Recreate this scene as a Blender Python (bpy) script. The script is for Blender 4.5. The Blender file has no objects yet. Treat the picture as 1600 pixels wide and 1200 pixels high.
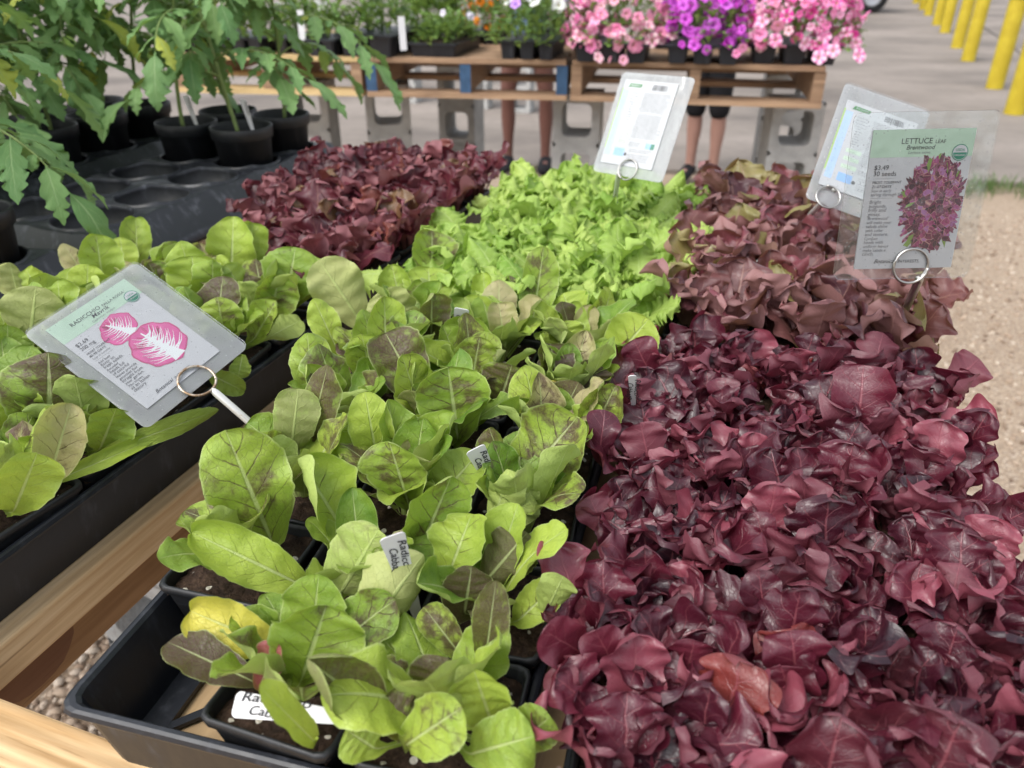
import bpy, math
import numpy as np
from mathutils import Matrix, Vector
S = bpy.context.scene
C = S.collection
R_ = math.radians

# ------------------------------------------------------------------ camera, world, sun
FPX, PITCH, CAMZ = 1230.0, R_(29.3), 0.46
cam = bpy.data.cameras.new('camera'); camo = bpy.data.objects.new('camera', cam); C.objects.link(camo)
camo.location = (0, 0, CAMZ); camo.rotation_euler = (math.pi/2 - PITCH, 0, 0)
cam.sensor_width = 36; cam.lens = 36*FPX/1600; cam.clip_start = 0.02; cam.clip_end = 500
cam.dof.use_dof = True; cam.dof.focus_distance = 0.62; cam.dof.aperture_fstop = 7.6
S.camera = camo
w = bpy.data.worlds.new('World'); S.world = w; w.use_nodes = True
wn = w.node_tree; bg = wn.nodes['Background']
sky = wn.nodes.new('ShaderNodeTexSky'); sky.sky_type = 'NISHITA'; sky.sun_disc = False
SUN_EL, SUN_AZ = 55, -128          # azimuth clockwise from +Y
sky.sun_elevation = R_(SUN_EL); sky.sun_rotation = R_(SUN_AZ); sky.dust_density = 3; sky.air_density = 1.0
hs = wn.nodes.new('ShaderNodeHueSaturation'); hs.inputs['Saturation'].default_value = 0.3   # overcast: greyer sky
wn.links.new(sky.outputs[0], hs.inputs['Color']); wn.links.new(hs.outputs[0], bg.inputs[0])
bg.inputs[1].default_value = 0.15
sun = bpy.data.lights.new('sun', 'SUN'); sun.energy = 0.8; sun.angle = R_(35); sun.color = (1, .96, .9)
suno = bpy.data.objects.new('sun', sun); C.objects.link(suno)
sd = Vector((math.sin(R_(SUN_AZ))*math.cos(R_(SUN_EL)), math.cos(R_(SUN_AZ))*math.cos(R_(SUN_EL)), math.sin(R_(SUN_EL))))
suno.rotation_euler = sd.to_track_quat('Z', 'Y').to_euler()
S.view_settings.view_transform = 'Standard'; S.view_settings.look = 'None'
S.view_settings.exposure = 1.18; S.view_settings.gamma = 1
S.render.engine = 'CYCLES'
S.cycles.use_denoising = True; S.cycles.max_bounces = 8; S.cycles.transparent_max_bounces = 16
S.cycles.caustics_reflective = False; S.cycles.caustics_refractive = False

# ------------------------------------------------------------------ helpers
ST, CT = math.sin(PITCH), math.cos(PITCH)
def ray(px, py):
    x = (px-800)/FPX; u = (600-py)/FPX
    return np.array([x, CT+ST*u, -(ST-CT*u)])      # world direction, camera depth 1
def W(px, py, z):
    d = ray(px, py); return np.array([0, 0, CAMZ]) + d*((z-CAMZ)/d[2])
def Wfwd(px, py, y):
    d = ray(px, py); return np.array([0, 0, CAMZ]) + d*(y/d[1])
def heading(deg):
    a = R_(deg); return np.array([math.cos(a), -math.sin(a)]), np.array([math.sin(a), math.cos(a)])   # right, forward
def rng(k): return np.random.default_rng(k)

class MB:
    def __init__(s): s.v=[]; s.f=[]; s.uv=[]; s.col=[]; s.n=0
    def add(s, V, F, uv=None, col=None):
        V = np.asarray(V, float).reshape(-1, 3); k = len(V)
        for f in F: s.f.append(np.asarray(f)+s.n) if not isinstance(F, np.ndarray) else None
        if isinstance(F, np.ndarray): s.f.append(F+s.n)
        s.v.append(V)
        s.uv.append(np.zeros((k, 2)) if uv is None else np.asarray(uv, float))
        s.col.append(np.tile([.5, .5, .5, 1], (k, 1)) if col is None else np.asarray(col, float)); s.n += k
    def box(s, a, b, M=None, taper=0):
        x0,y0,z0 = a; x1,y1,z1 = b; t=taper
        V = np.array([[x0+t,y0+t,z0],[x1-t,y0+t,z0],[x1-t,y1-t,z0],[x0+t,y1-t,z0],[x0,y0,z1],[x1,y0,z1],[x1,y1,z1],[x0,y1,z1]], float)
        if M is not None: V = V@np.asarray(M)[:3,:3].T + np.asarray(M)[:3,3]
        s.add(V, [(3,2,1,0),(4,5,6,7),(0,1,5,4),(1,2,6,5),(2,3,7,6),(3,0,4,7)])
    def loops(s, L, closed=True, cap0=False, cap1=False):
        L = [np.asarray(l, float) for l in L]; k = len(L[0]); V = np.concatenate(L); F=[]
        for i in range(len(L)-1):
            for j in range(k if closed else k-1):
                j2=(j+1)%k; F.append((i*k+j, i*k+j2, (i+1)*k+j2, (i+1)*k+j))
        if cap0: F.append(tuple(reversed(range(k))))
        if cap1: F.append(tuple((len(L)-1)*k+j for j in range(k)))
        s.add(V, F)
    def lathe(s, prof, c=(0,0,0), n=24, cap0=False, cap1=False):
        a = np.linspace(0, 2*math.pi, n, endpoint=False)
        s.loops([np.stack([c[0]+r*np.cos(a), c[1]+r*np.sin(a), np.full(n, c[2]+z)], 1) for r, z in prof], True, cap0, cap1)
    def tube(s, P, r, n=8):
        P = np.asarray(P, float); r = np.broadcast_to(np.asarray(r, float), (len(P),))
        T = np.gradient(P, axis=0); T /= np.linalg.norm(T, axis=1)[:,None]+1e-12
        ref = np.array([.31,.2,1.0]) if abs(T[0][2])<.9 else np.array([1.0,.1,.05]); L=[]
        a = np.linspace(0, 2*math.pi, n, endpoint=False)
        for p,t,q in zip(P,T,r):
            x = np.cross(ref,t); x/=np.linalg.norm(x); y=np.cross(t,x); ref=np.cross(x,t)*-1 if False else ref
            L.append(p+q*(np.cos(a)[:,None]*x+np.sin(a)[:,None]*y))
        s.loops(L, True, True, True)
    def build(s, name, mat, parent=None, smooth=False, attrs=True, loc=None):
        me = bpy.data.meshes.new(name); V = np.concatenate(s.v)
        tot=[]; idx=[]
        for f in s.f:
            if f.ndim == 2: tot.append(np.full(len(f), f.shape[1])); idx.append(f.ravel())
            else: tot.append(np.array([len(f)])); idx.append(f)
        tot=np.concatenate(tot); idx=np.concatenate(idx)
        me.vertices.add(len(V)); me.vertices.foreach_set('co', V.astype(np.float32).ravel())
        me.loops.add(len(idx)); me.loops.foreach_set('vertex_index', idx.astype(np.int32))
        me.polygons.add(len(tot)); me.polygons.foreach_set('loop_start', (np.cumsum(tot)-tot).astype(np.int32))
        me.polygons.foreach_set('loop_total', tot.astype(np.int32))
        me.polygons.foreach_set('use_smooth', np.full(len(tot), smooth))
        me.update(calc_edges=True)
        if attrs:
            uv=np.concatenate(s.uv); col=np.concatenate(s.col)
            l=me.uv_layers.new(name='UVMap'); l.data.foreach_set('uv', uv[idx].astype(np.float32).ravel())
            a=me.attributes.new('rnd','FLOAT_COLOR','POINT'); a.data.foreach_set('color', col.astype(np.float32).ravel())
        me.validate()
        if mat is not None: me.materials.append(mat)
        o = bpy.data.objects.new(name, me); C.objects.link(o)
        if parent is not None: o.parent = parent
        if loc is not None: o.location = loc
        return o
def tag(o, label, cat, group=None):
    o['label']=label; o['category']=cat
    if group: o['group']=group
    return o
def thing(name, label, cat, loc=(0,0,0), rz=0, group=None):
    o = bpy.data.objects.new(name, None); C.objects.link(o); o.empty_display_size=.05
    o.location=tuple(loc); o.rotation_euler=(0,0,rz); return tag(o,label,cat,group)
def put(name, mesh, parent):
    o=bpy.data.objects.new(name, mesh); C.objects.link(o); o.parent=parent; return o
def struct(o, kind='structure'): o['kind']=kind; return o
ORD=['first','second','third','fourth','fifth','sixth','seventh','eighth','ninth']

# ------------------------------------------------------------------ node materials
class N:
    def __init__(s, name):
        s.m=bpy.data.materials.new(name); s.m.use_nodes=True; s.t=s.m.node_tree; s.t.nodes.clear()
        s.out=s.t.nodes.new('ShaderNodeOutputMaterial')
    def put(s, inp, v):
        if hasattr(v,'is_linked') or isinstance(v, bpy.types.NodeSocket): s.t.links.new(v, inp)
        elif isinstance(v,(tuple,list)) and len(v)==3 and inp.type=='RGBA': inp.default_value=(*v,1)
        else: inp.default_value=v
    def node(s, typ, ins=None, **kw):
        n=s.t.nodes.new(typ)
        for k,v in kw.items(): setattr(n,k,v)
        for k,v in (ins or {}).items(): s.put(n.inputs[k], v)
        return n
    def ma(s, op, a, b=0.0, c=0.0, clamp=False):
        n=s.t.nodes.new('ShaderNodeMath'); n.operation=op; n.use_clamp=clamp
        for i,v in enumerate((a,b,c)): s.put(n.inputs[i], v)
        return n.outputs[0]
    def mix(s, f, a, b, mode='MIX'):
        n=s.t.nodes.new('ShaderNodeMix'); n.data_type='RGBA'; n.blend_type=mode
        s.put(n.inputs[0],f); s.put(n.inputs[6],a); s.put(n.inputs[7],b); return n.outputs[2]
    def noise(s, vec, scale, detail=2, rough=.5, out=0):
        n=s.node('ShaderNodeTexNoise',{'Scale':scale,'Detail':detail,'Roughness':rough})
        if vec is not None: s.put(n.inputs['Vector'],vec)
        return n.outputs[out]
    def vor(s, vec, scale, feature='F1', out='Distance', rnd=1.0):
        n=s.node('ShaderNodeTexVoronoi',{'Scale':scale,'Randomness':rnd},feature=feature); s.put(n.inputs['Vector'],vec); return n.outputs[out]
    def sm(s, x, a, b):
        n=s.node('ShaderNodeMapRange',{'From Min':a,'From Max':b},interpolation_type='SMOOTHSTEP'); s.put(n.inputs['Value'],x); return n.outputs[0]
    def ramp(s, x, stops):
        n=s.t.nodes.new('ShaderNodeValToRGB'); e=n.color_ramp.elements
        while len(e)<len(stops): e.new(.5)
        for i,(p,c) in enumerate(stops): e[i].position=p; e[i].color=(*c,1)
        s.put(n.inputs[0],x); return n.outputs[0]
    def obj(s): return s.node('ShaderNodeTexCoord').outputs['Object']
    def geo(s): return s.node('ShaderNodeNewGeometry')
    def vmul(s, v, k):
        n=s.node('ShaderNodeVectorMath',operation='MULTIPLY'); s.put(n.inputs[0],v); n.inputs[1].default_value=k; return n.outputs[0]
    def bump(s, h, st=.3, dist=.002):
        return s.node('ShaderNodeBump',{'Height':h,'Strength':st,'Distance':dist}).outputs[0]
    def bsdf(s, col, rough=.5, spec=.5, normal=None, **kw):
        n=s.node('ShaderNodeBsdfPrincipled',{'Base Color':col,'Roughness':rough,'Specular IOR Level':spec})
        if normal is not None: s.put(n.inputs['Normal'],normal)
        for k,v in kw.items(): s.put(n.inputs[k.replace('_',' ')],v)
        return n.outputs[0]
    def end(s, sh): s.t.links.new(sh, s.out.inputs[0]); return s.m

def plain(name, col, rough=.6, spec=.4, var=.15, scale=20, bump=0, metal=0):
    n=N(name); o=n.obj(); k=n.noise(o,scale,4)
    c=n.mix(k, tuple(x*(1-var) for x in col), tuple(min(1,x*(1+var)) for x in col))
    nb=n.bump(n.noise(o,scale*8,3),bump,.001) if bump else None
    return n.end(n.bsdf(c,rough,spec,nb,Metallic=metal))

def leaf_mat(name, c1, c2, vein, back, rough=.42, spec=.45, nv=8, transl=.22, tcol=None, purple=None, base=None,
             spec_cols=(), veinw=.16, bumps=.35, backmix=.75, veinmix=.6, midmix=.8, edge=None, puff=1.0, vang=1.5, sheen=0.):
    """per-leaf random colour in 'rnd' (r: shade, g: pigment, b: special), uv: across / along the blade"""
    n=N(name); uvn=n.node('ShaderNodeUVMap',uv_map='UVMap').outputs[0]
    at=n.node('ShaderNodeAttribute',attribute_name='rnd').outputs['Color']
    sp=n.node('ShaderNodeSeparateColor'); n.put(sp.inputs[0],at); r,g,b=sp.outputs
    sx=n.node('ShaderNodeSeparateXYZ'); n.put(sx.inputs[0],uvn); u,v=sx.outputs[0],sx.outputs[1]
    off=n.ma('ADD',n.ma('MULTIPLY',r,37.0),n.ma('MULTIPLY',b,71.0))
    pv=n.node('ShaderNodeCombineXYZ'); n.put(pv.inputs[0],u); n.put(pv.inputs[1],n.ma('MULTIPLY',v,1.7)); n.put(pv.inputs[2],off); pv=pv.outputs[0]
    au=n.ma('MULTIPLY',n.ma('ABSOLUTE',n.ma('SUBTRACT',u,.5)),2.0)
    wob=n.noise(pv,5,3)
    q=n.ma('ADD',n.ma('MULTIPLY',v,float(nv)),n.ma('ADD',n.ma('MULTIPLY',n.ma('GREATER_THAN',u,.5),.45),n.ma('SUBTRACT',n.ma('MULTIPLY',wob,.45),n.ma('MULTIPLY',au,vang))))
    dv=n.ma('MULTIPLY',n.ma('ABSOLUTE',n.ma('SUBTRACT',n.ma('FRACT',q),.5)),2.0)
    wid=n.ma('MULTIPLY',n.ma('SUBTRACT',1.15,au),veinw)
    sec=n.sm(n.ma('DIVIDE',dv,wid),1.0,.25)
    ter=n.sm(n.vor(n.vmul(pv,(1,1.0,1)),15,'DISTANCE_TO_EDGE'),.07,.0)
    mid=n.sm(n.ma('DIVIDE',au,n.ma('SUBTRACT',.13,n.ma('MULTIPLY',v,.1))),1.0,.35)
    blot=n.noise(pv,2.6,3)
    col=n.mix(n.ma('ADD',n.ma('MULTIPLY',r,.75),n.ma('MULTIPLY',n.ma('SUBTRACT',blot,.4),.6),clamp=True),c1,c2)
    fine=n.noise(pv,22,3)
    col=n.mix(n.ma('MULTIPLY',n.ma('SUBTRACT',fine,.3),.35,clamp=True),col,n.mix(.5,col,(0,0,0)))
    for (lo,hi,cc,amt) in spec_cols:
        sel=n.ma('MULTIPLY',n.ma('GREATER_THAN',b,lo),n.ma('LESS_THAN',b,hi))
        col=n.mix(n.ma('MULTIPLY',sel,n.ma('MULTIPLY_ADD',blot,.6,amt-.3,clamp=True)),col,cc)
    if base: col=n.mix(n.sm(n.ma('ADD',v,n.ma('MULTIPLY',blot,.25)),base[1]+.12,base[1]-.15),col,base[0])
    col=n.mix(n.ma('MULTIPLY',ter,.14),col,n.mix(.5,col,vein))
    if purple:
        pn=n.noise(pv,3.4,4,.62)
        m=n.sm(n.ma('ADD',pn,n.ma('ADD',n.ma('MULTIPLY',g,.52),n.ma('ADD',n.ma('MULTIPLY',sec,.17),n.ma('MULTIPLY',au,-.10)))),.73,.96)
        speck=n.sm(n.noise(pv,34,2),.40,.62)
        m=n.ma('MULTIPLY',m,n.ma('MULTIPLY_ADD',speck,.22,.78))
        pl=n.ma('MULTIPLY',n.ma('MAXIMUM',sec,n.ma('MULTIPLY',ter,.3)),n.sm(n.ma('MULTIPLY_ADD',g,1.0,n.ma('MULTIPLY',n.ma('SUBTRACT',blot,.5),1.4)),.20,.85))
        col=n.mix(n.ma('MAXIMUM',n.ma('MULTIPLY',m,.92),n.ma('MULTIPLY',pl,.85)),col,purple)
    else:
        col=n.mix(n.ma('MULTIPLY',sec,veinmix),col,vein)
    col=n.mix(n.ma('MULTIPLY',mid,n.ma('MULTIPLY',midmix,n.ma('SUBTRACT',1.0,n.ma('MULTIPLY',v,.55)))),col,vein)
    if edge: col=n.mix(n.ma('MULTIPLY',n.sm(au,.93,1.0),.6),col,edge)
    bf=n.geo().outputs['Backfacing']
    bcol=n.mix(n.ma('MULTIPLY',backmix,n.ma('SUBTRACT',1.0,n.ma('MULTIPLY',n.sm(g,.9,1.2),.75))) if purple else backmix,col,n.mix(n.ma('MULTIPLY',n.ma('MAXIMUM',sec,mid),.4),back,tuple(min(1,x*1.5) for x in back)))
    col=n.mix(bf,col,bcol)
    h=n.ma('ADD',n.ma('MULTIPLY',n.ma('MAXIMUM',sec,mid),-.9),n.ma('ADD',n.ma('MULTIPLY',ter,-.2),n.ma('MULTIPLY',n.noise(pv,9,3),puff)))
    nb=n.bump(h,bumps,.0022)
    rg=n.ma('MULTIPLY_ADD',n.noise(pv,7,2),.25,rough-.1)
    p=n.bsdf(col,n.ma('ADD',rg,n.ma('MULTIPLY',bf,.2)),spec,nb,Sheen_Weight=sheen,Sheen_Roughness=.45,Sheen_Tint=(.85,.75,1.0,1))
    tr=n.node('ShaderNodeBsdfTranslucent'); n.put(tr.inputs[0],n.mix(.55,col,tcol or c2)); n.put(tr.inputs[1],nb)
    mx=n.node('ShaderNodeMixShader',{0:transl}); n.t.links.new(p,mx.inputs[1]); n.t.links.new(tr.outputs[0],mx.inputs[2])
    return n.end(mx.outputs[0])

M={}
M['radicchio']=leaf_mat('radicchio_leaf',(.10,.205,.022),(.41,.52,.075),(.48,.56,.25),(.38,.46,.15),rough=.43,spec=.38,nv=7,bumps=.5,puff=.7,
    purple=(.062,.011,.030),transl=.25,tcol=(.45,.62,.05),spec_cols=((.9,1.1,(.55,.50,.08),1.1),(.8,.9,(.40,.33,.19),.8),(.70,.80,(.33,.05,.09),.9)),
    veinw=.12,backmix=.6,midmix=.9,edge=(.42,.5,.2))
M['red']=leaf_mat('burgundy_lettuce_leaf',(.015,.0035,.009),(.125,.015,.031),(.28,.08,.095),(.19,.05,.068),rough=.32,spec=.6,nv=7,
    base=((.14,.14,.035),.31),transl=.16,tcol=(.5,.04,.08),spec_cols=((.965,1.1,(.24,.045,.035),.7),(.80,.925,(.26,.06,.085),.75),(.66,.76,(.12,.035,.04),.3)),
    veinw=.085,veinmix=.5,midmix=.8,bumps=.34,puff=.6,backmix=.5)
M['oak']=leaf_mat('red_oak_lettuce_leaf',(.038,.006,.012),(.135,.022,.036),(.28,.13,.10),(.27,.10,.11),rough=.36,spec=.5,nv=6,
    base=((.16,.13,.03),.3),transl=.15,tcol=(.45,.08,.08),spec_cols=((.9,1.1,(.20,.06,.045),.9),(.82,.9,(.14,.085,.03),.8)),veinw=.09,veinmix=.4,backmix=.7)
M['frisee']=leaf_mat('frilly_green_leaf',(.18,.33,.04),(.47,.59,.15),(.50,.62,.24),(.36,.50,.13),rough=.48,spec=.35,nv=9,transl=.3,tcol=(.5,.75,.06),
    veinw=.10,veinmix=.45,backmix=.5,base=((.42,.55,.2),.12))
M['bronze']=leaf_mat('bronze_lettuce_leaf',(.060,.019,.028),(.20,.080,.075),(.34,.19,.15),(.31,.16,.155),rough=.36,spec=.5,nv=7,
    base=((.24,.25,.06),.38),transl=.2,tcol=(.5,.2,.07),spec_cols=((.88,1.1,(.25,.25,.07),.65),(.6,.82,(.17,.04,.055),.8)),veinw=.09,veinmix=.4,backmix=.7)
M['tomato']=leaf_mat('tomato_leaf',(.10,.22,.075),(.23,.38,.13),(.28,.40,.18),(.20,.31,.15),rough=.5,spec=.3,nv=6,transl=.25,tcol=(.32,.52,.04),
    veinw=.12,veinmix=.4,backmix=.5,spec_cols=((.93,1.1,(.42,.45,.06),.8),))
M['petunia_leaf']=leaf_mat('petunia_leaf',(.07,.16,.03),(.20,.32,.07),(.25,.36,.12),(.2,.3,.1),nv=5,transl=.25,tcol=(.35,.5,.06))

def plastic(name,col,rough,dust_sheen=.25):
    n=N(name); o=n.obj(); sc=n.noise(n.vmul(o,(30,30,8)),2,5,.65); d=n.sm(sc,.52,.78)
    c=n.mix(n.ma('MULTIPLY',d,dust_sheen),col,(.16,.17,.2)); g=n.noise(o,60,4)
    nb=n.bump(g,.12,.001)
    return n.end(n.bsdf(c,n.ma('MULTIPLY_ADD',sc,.35,rough-.15),.5,nb))
M['tray']=plastic('black_nursery_plastic',(.011,.013,.018),.42)
M['carrier']=plastic('dusty_sheen_carrier_plastic',(.022,.024,.030),.34,.6)  # extra grey over light dust, painted in for sky reflections on the plate
M['pot']=plastic('black_pot_plastic',(.009,.010,.012),.5,.2)
def soil():
    n=N('potting_soil'); o=n.obj(); g=n.noise(o,90,6,.7); v=n.vor(o,140); per=n.vor(o,190,out='Color'); ps=n.node('ShaderNodeSeparateColor'); n.put(ps.inputs[0],per)
    c=n.ramp(g,[(.3,(.012,.008,.006)),(.55,(.05,.03,.02)),(.75,(.13,.085,.055))])
    m=n.ma('MULTIPLY',n.ma('GREATER_THAN',ps.outputs[0],.93),n.sm(n.vor(o,190),.5,.36))
    c=n.mix(m,c,(.62,.58,.5)); h=n.ma('ADD',g,n.ma('MULTIPLY',v,-.6))
    return n.end(n.bsdf(c,.9,.2,n.bump(h,1.0,.006)))
M['soil']=soil()
def wood(name,c1,c2,axis=0,scale=1.0,dark=.0,knots=True):
    n=N(name); o=n.obj(); s=[26,26,26]; s[axis]=1.3; dist=n.noise(o,3,3)
    v=n.vmul(o,tuple(x*scale for x in s)); g=n.noise(v,2.2,6,.62); st=n.noise(v,7,3,.6)
    wv=n.node('ShaderNodeTexWave',{'Scale':1.1,'Distortion':5.0,'Detail':3.0,'Detail Scale':1.0},wave_type='BANDS',bands_direction='Y' if axis==0 else 'X'); n.put(wv.inputs[0],v)
    c=n.mix(n.sm(g,.35,.7),c1,c2); c=n.mix(n.ma('MULTIPLY',wv.outputs[1],.35),c,tuple(x*.55 for x in c1))
    c=n.mix(n.sm(st,.6,.8),c,tuple(x*.6 for x in c1))
    big=n.noise(o,6,3); c=n.mix(n.ma('MULTIPLY',n.sm(big,.52,.72),.4),c,tuple(x*.5 for x in c1))
    return n.end(n.bsdf(c,.72,.25,n.bump(n.ma('ADD',g,n.ma('MULTIPLY',wv.outputs[1],.4)),.5,.0015)))
M['pine_v']=wood('fresh_pine_board',(.47,.31,.16),(.72,.54,.33),1,1.2)
M['pine_u']=wood('fresh_pine_cross_board',(.44,.27,.12),(.68,.49,.28),0,1.2)
M['stringer']=wood('weathered_stringer_wood',(.27,.155,.078),(.40,.25,.135),1)
M['knot']=wood('wood_knot',(.15,.075,.045),(.21,.11,.065),1,.8)
M['ply']=wood('tan_plywood',(.47,.32,.17),(.56,.40,.23),1,.6)
M['pallet']=wood('old_pallet_wood',(.27,.17,.105),(.42,.28,.175),0)
M['pallet_y']=wood('yellow_pallet_wood',(.50,.36,.17),(.62,.46,.24),0)
M['blue']=plain('worn_blue_paint',(.04,.085,.16),.7,.25,.5,40,.4)
def block():
    n=N('concrete_block'); o=n.obj(); g=n.noise(o,60,6,.7); p=n.vor(o,120)
    c=n.ramp(n.noise(o,14,5,.6),[(.3,(.30,.30,.29)),(.7,(.44,.435,.42))]); c=n.mix(n.sm(g,.62,.8),c,(.16,.155,.15))
    return n.end(n.bsdf(c,.92,.2,n.bump(n.ma('ADD',g,p),.6,.004)))
M['block']=block()
def concrete():
    n=N('worn_concrete'); o=n.obj(); b=n.noise(n.vmul(o,(.6,1.0,1)),.9,5,.6); f=n.noise(o,9,6,.65); gr=n.noise(o,120,3)
    c=n.ramp(b,[(.34,(.135,.118,.105)),(.48,(.20,.174,.152)),(.66,(.26,.226,.20))]); c=n.mix(n.ma('MULTIPLY',n.sm(f,.45,.75),.35),c,(.12,.105,.095))
    c=n.mix(n.ma('MULTIPLY',n.sm(gr,.5,.75),.2),c,(.2,.17,.15))
    return n.end(n.bsdf(c,.9,.2,n.bump(gr,.3,.003)))
M['concrete']=concrete()
def gravel():
    n=N('gravel_bed'); o=n.obj(); vc=n.vor(o,130,out='Color'); sp=n.node('ShaderNodeSeparateColor'); n.put(sp.inputs[0],vc); d=n.vor(o,130)
    c=n.ramp(sp.outputs[0],[(0,(.22,.16,.11)),(.4,(.29,.22,.155)),(.75,(.37,.29,.21)),(1,(.45,.39,.32))])
    c=n.mix(n.sm(d,.35,.75),c,(.20,.15,.11)); big=n.noise(o,1.3,4); c=n.mix(n.ma('MULTIPLY',big,.35),c,(.44,.35,.26))
    return n.end(n.bsdf(c,.9,.2,n.bump(d,-1.0,.006)))
M['gravel']=gravel()
def pebble():
    n=N('pebble'); at=n.node('ShaderNodeAttribute',attribute_name='rnd').outputs['Color']; sp=n.node('ShaderNodeSeparateColor'); n.put(sp.inputs[0],at)
    c=n.ramp(sp.outputs[0],[(0,(.16,.11,.08)),(.35,(.31,.23,.165)),(.7,(.42,.33,.25)),(1,(.52,.45,.37))])
    return n.end(n.bsdf(c,.85,.25))
M['pebble']=pebble()
M['crack']=plain('dark_crack_fill',(.05,.045,.04),.9,.1)
def yellow():
    n=N('yellow_bollard_paint'); o=n.obj(); g=n.noise(o,5,5,.6); s=n.noise(n.vmul(o,(8,8,2)),4,5,.7)
    c=n.mix(n.sm(g,.4,.7),(.40,.30,.015),(.49,.38,.025)); c=n.mix(n.ma('MULTIPLY',n.sm(s,.6,.78),.5),c,(.24,.18,.03))
    return n.end(n.bsdf(c,.5,.4,n.bump(s,.15,.002)))
M['yellow']=yellow()
M['steel']=plain('brushed_steel',(.42,.41,.39),.3,.5,.15,60,.1,1)
def rusty():
    n=N('tarnished_ring_wire'); o=n.obj(); g=n.noise(o,220,4)
    return n.end(n.bsdf(n.mix(n.sm(g,.4,.6),(.30,.20,.12),(.50,.44,.36)),.38,.5,Metallic=.8))
M['rust']=rusty()
def sticky():
    n=N('white_stake_tube'); o=n.obj(); g=n.noise(o,180,4); c=n.mix(n.sm(g,.62,.74),(.66,.66,.63),(.42,.30,.12))
    return n.end(n.bsdf(c,.25,.6,Metallic=.35))
M['stake']=sticky()
M['paper']=plain('white_paper',(.57,.57,.59),.55,.3,.02)
M['tagwhite']=plain('white_plastic_tag',(.62,.62,.63),.4,.4,.03)
M['ink']=plain('black_ink',(.03,.03,.035),.6,.2); M['grey_ink']=plain('grey_ink',(.20,.20,.21),.6,.2)
M['mint']=plain('mint_green_print',(.48,.65,.50),.5,.3,.04,8); M['pgreen']=plain('seal_green_print',(.03,.24,.15),.5,.3,.02)
M['logo_green']=plain('dark_green_print',(.06,.24,.07),.5,.3,.02)
M['pblue']=plain('pale_blue_print',(.47,.62,.88),.5,.3,.03); M['bluebox']=plain('sky_blue_print',(.30,.50,.85),.5,.3,.03); M['palegreen']=plain('pale_green_print',(.62,.76,.60),.5,.3,.03); M['lime']=plain('lime_edge_print',(.42,.66,.15),.5,.3,.03)
def pouch(name,milk,seed=0):
    n=N(name); o=n.obj(); g=n.noise(n.vmul(o,(18,9,18)),1.5+seed*.3,3); sp=n.vor(o,160,out='Distance')
    tr=n.node('ShaderNodeBsdfTransparent',{0:(.97,.98,.98)}); df=n.node('ShaderNodeBsdfDiffuse',{0:(.80,.81,.83)}); tl=n.node('ShaderNodeBsdfTranslucent',{0:(.8,.81,.83)})
    nb=n.bump(n.ma('ADD',g,n.ma('MULTIPLY',n.noise(o,90,2),.05)),.35,.01)
    gl=n.node('ShaderNodeBsdfGlossy',{0:(1,1,1),'Roughness':.09}); n.put(gl.inputs['Normal'],nb)
    a=n.node('ShaderNodeMixShader',{0:.5}); n.t.links.new(df.outputs[0],a.inputs[1]); n.t.links.new(tl.outputs[0],a.inputs[2])
    b=n.node('ShaderNodeMixShader'); n.put(b.inputs[0],n.ma('ADD',n.ma('MULTIPLY_ADD',g,milk*.9,milk*.5),n.ma('MULTIPLY',n.sm(sp,.14,.08),.25),clamp=True)); n.t.links.new(tr.outputs[0],b.inputs[1]); n.t.links.new(a.outputs[0],b.inputs[2])
    fr=n.node('ShaderNodeFresnel',{0:1.45}); c=n.node('ShaderNodeMixShader'); n.put(c.inputs[0],n.ma('MULTIPLY',fr.outputs[0],.8)); n.t.links.new(b.outputs[0],c.inputs[1]); n.t.links.new(gl.outputs[0],c.inputs[2])
    return n.end(c.outputs[0])
M['pouch']=pouch('clear_laminate',.02); M['pouch_milky']=pouch('hazy_laminate',.46,1)
M['grass']=leaf_mat('grass_blade',(.045,.10,.02),(.12,.20,.045),(.15,.22,.06),(.1,.17,.04),transl=.2)

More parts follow.
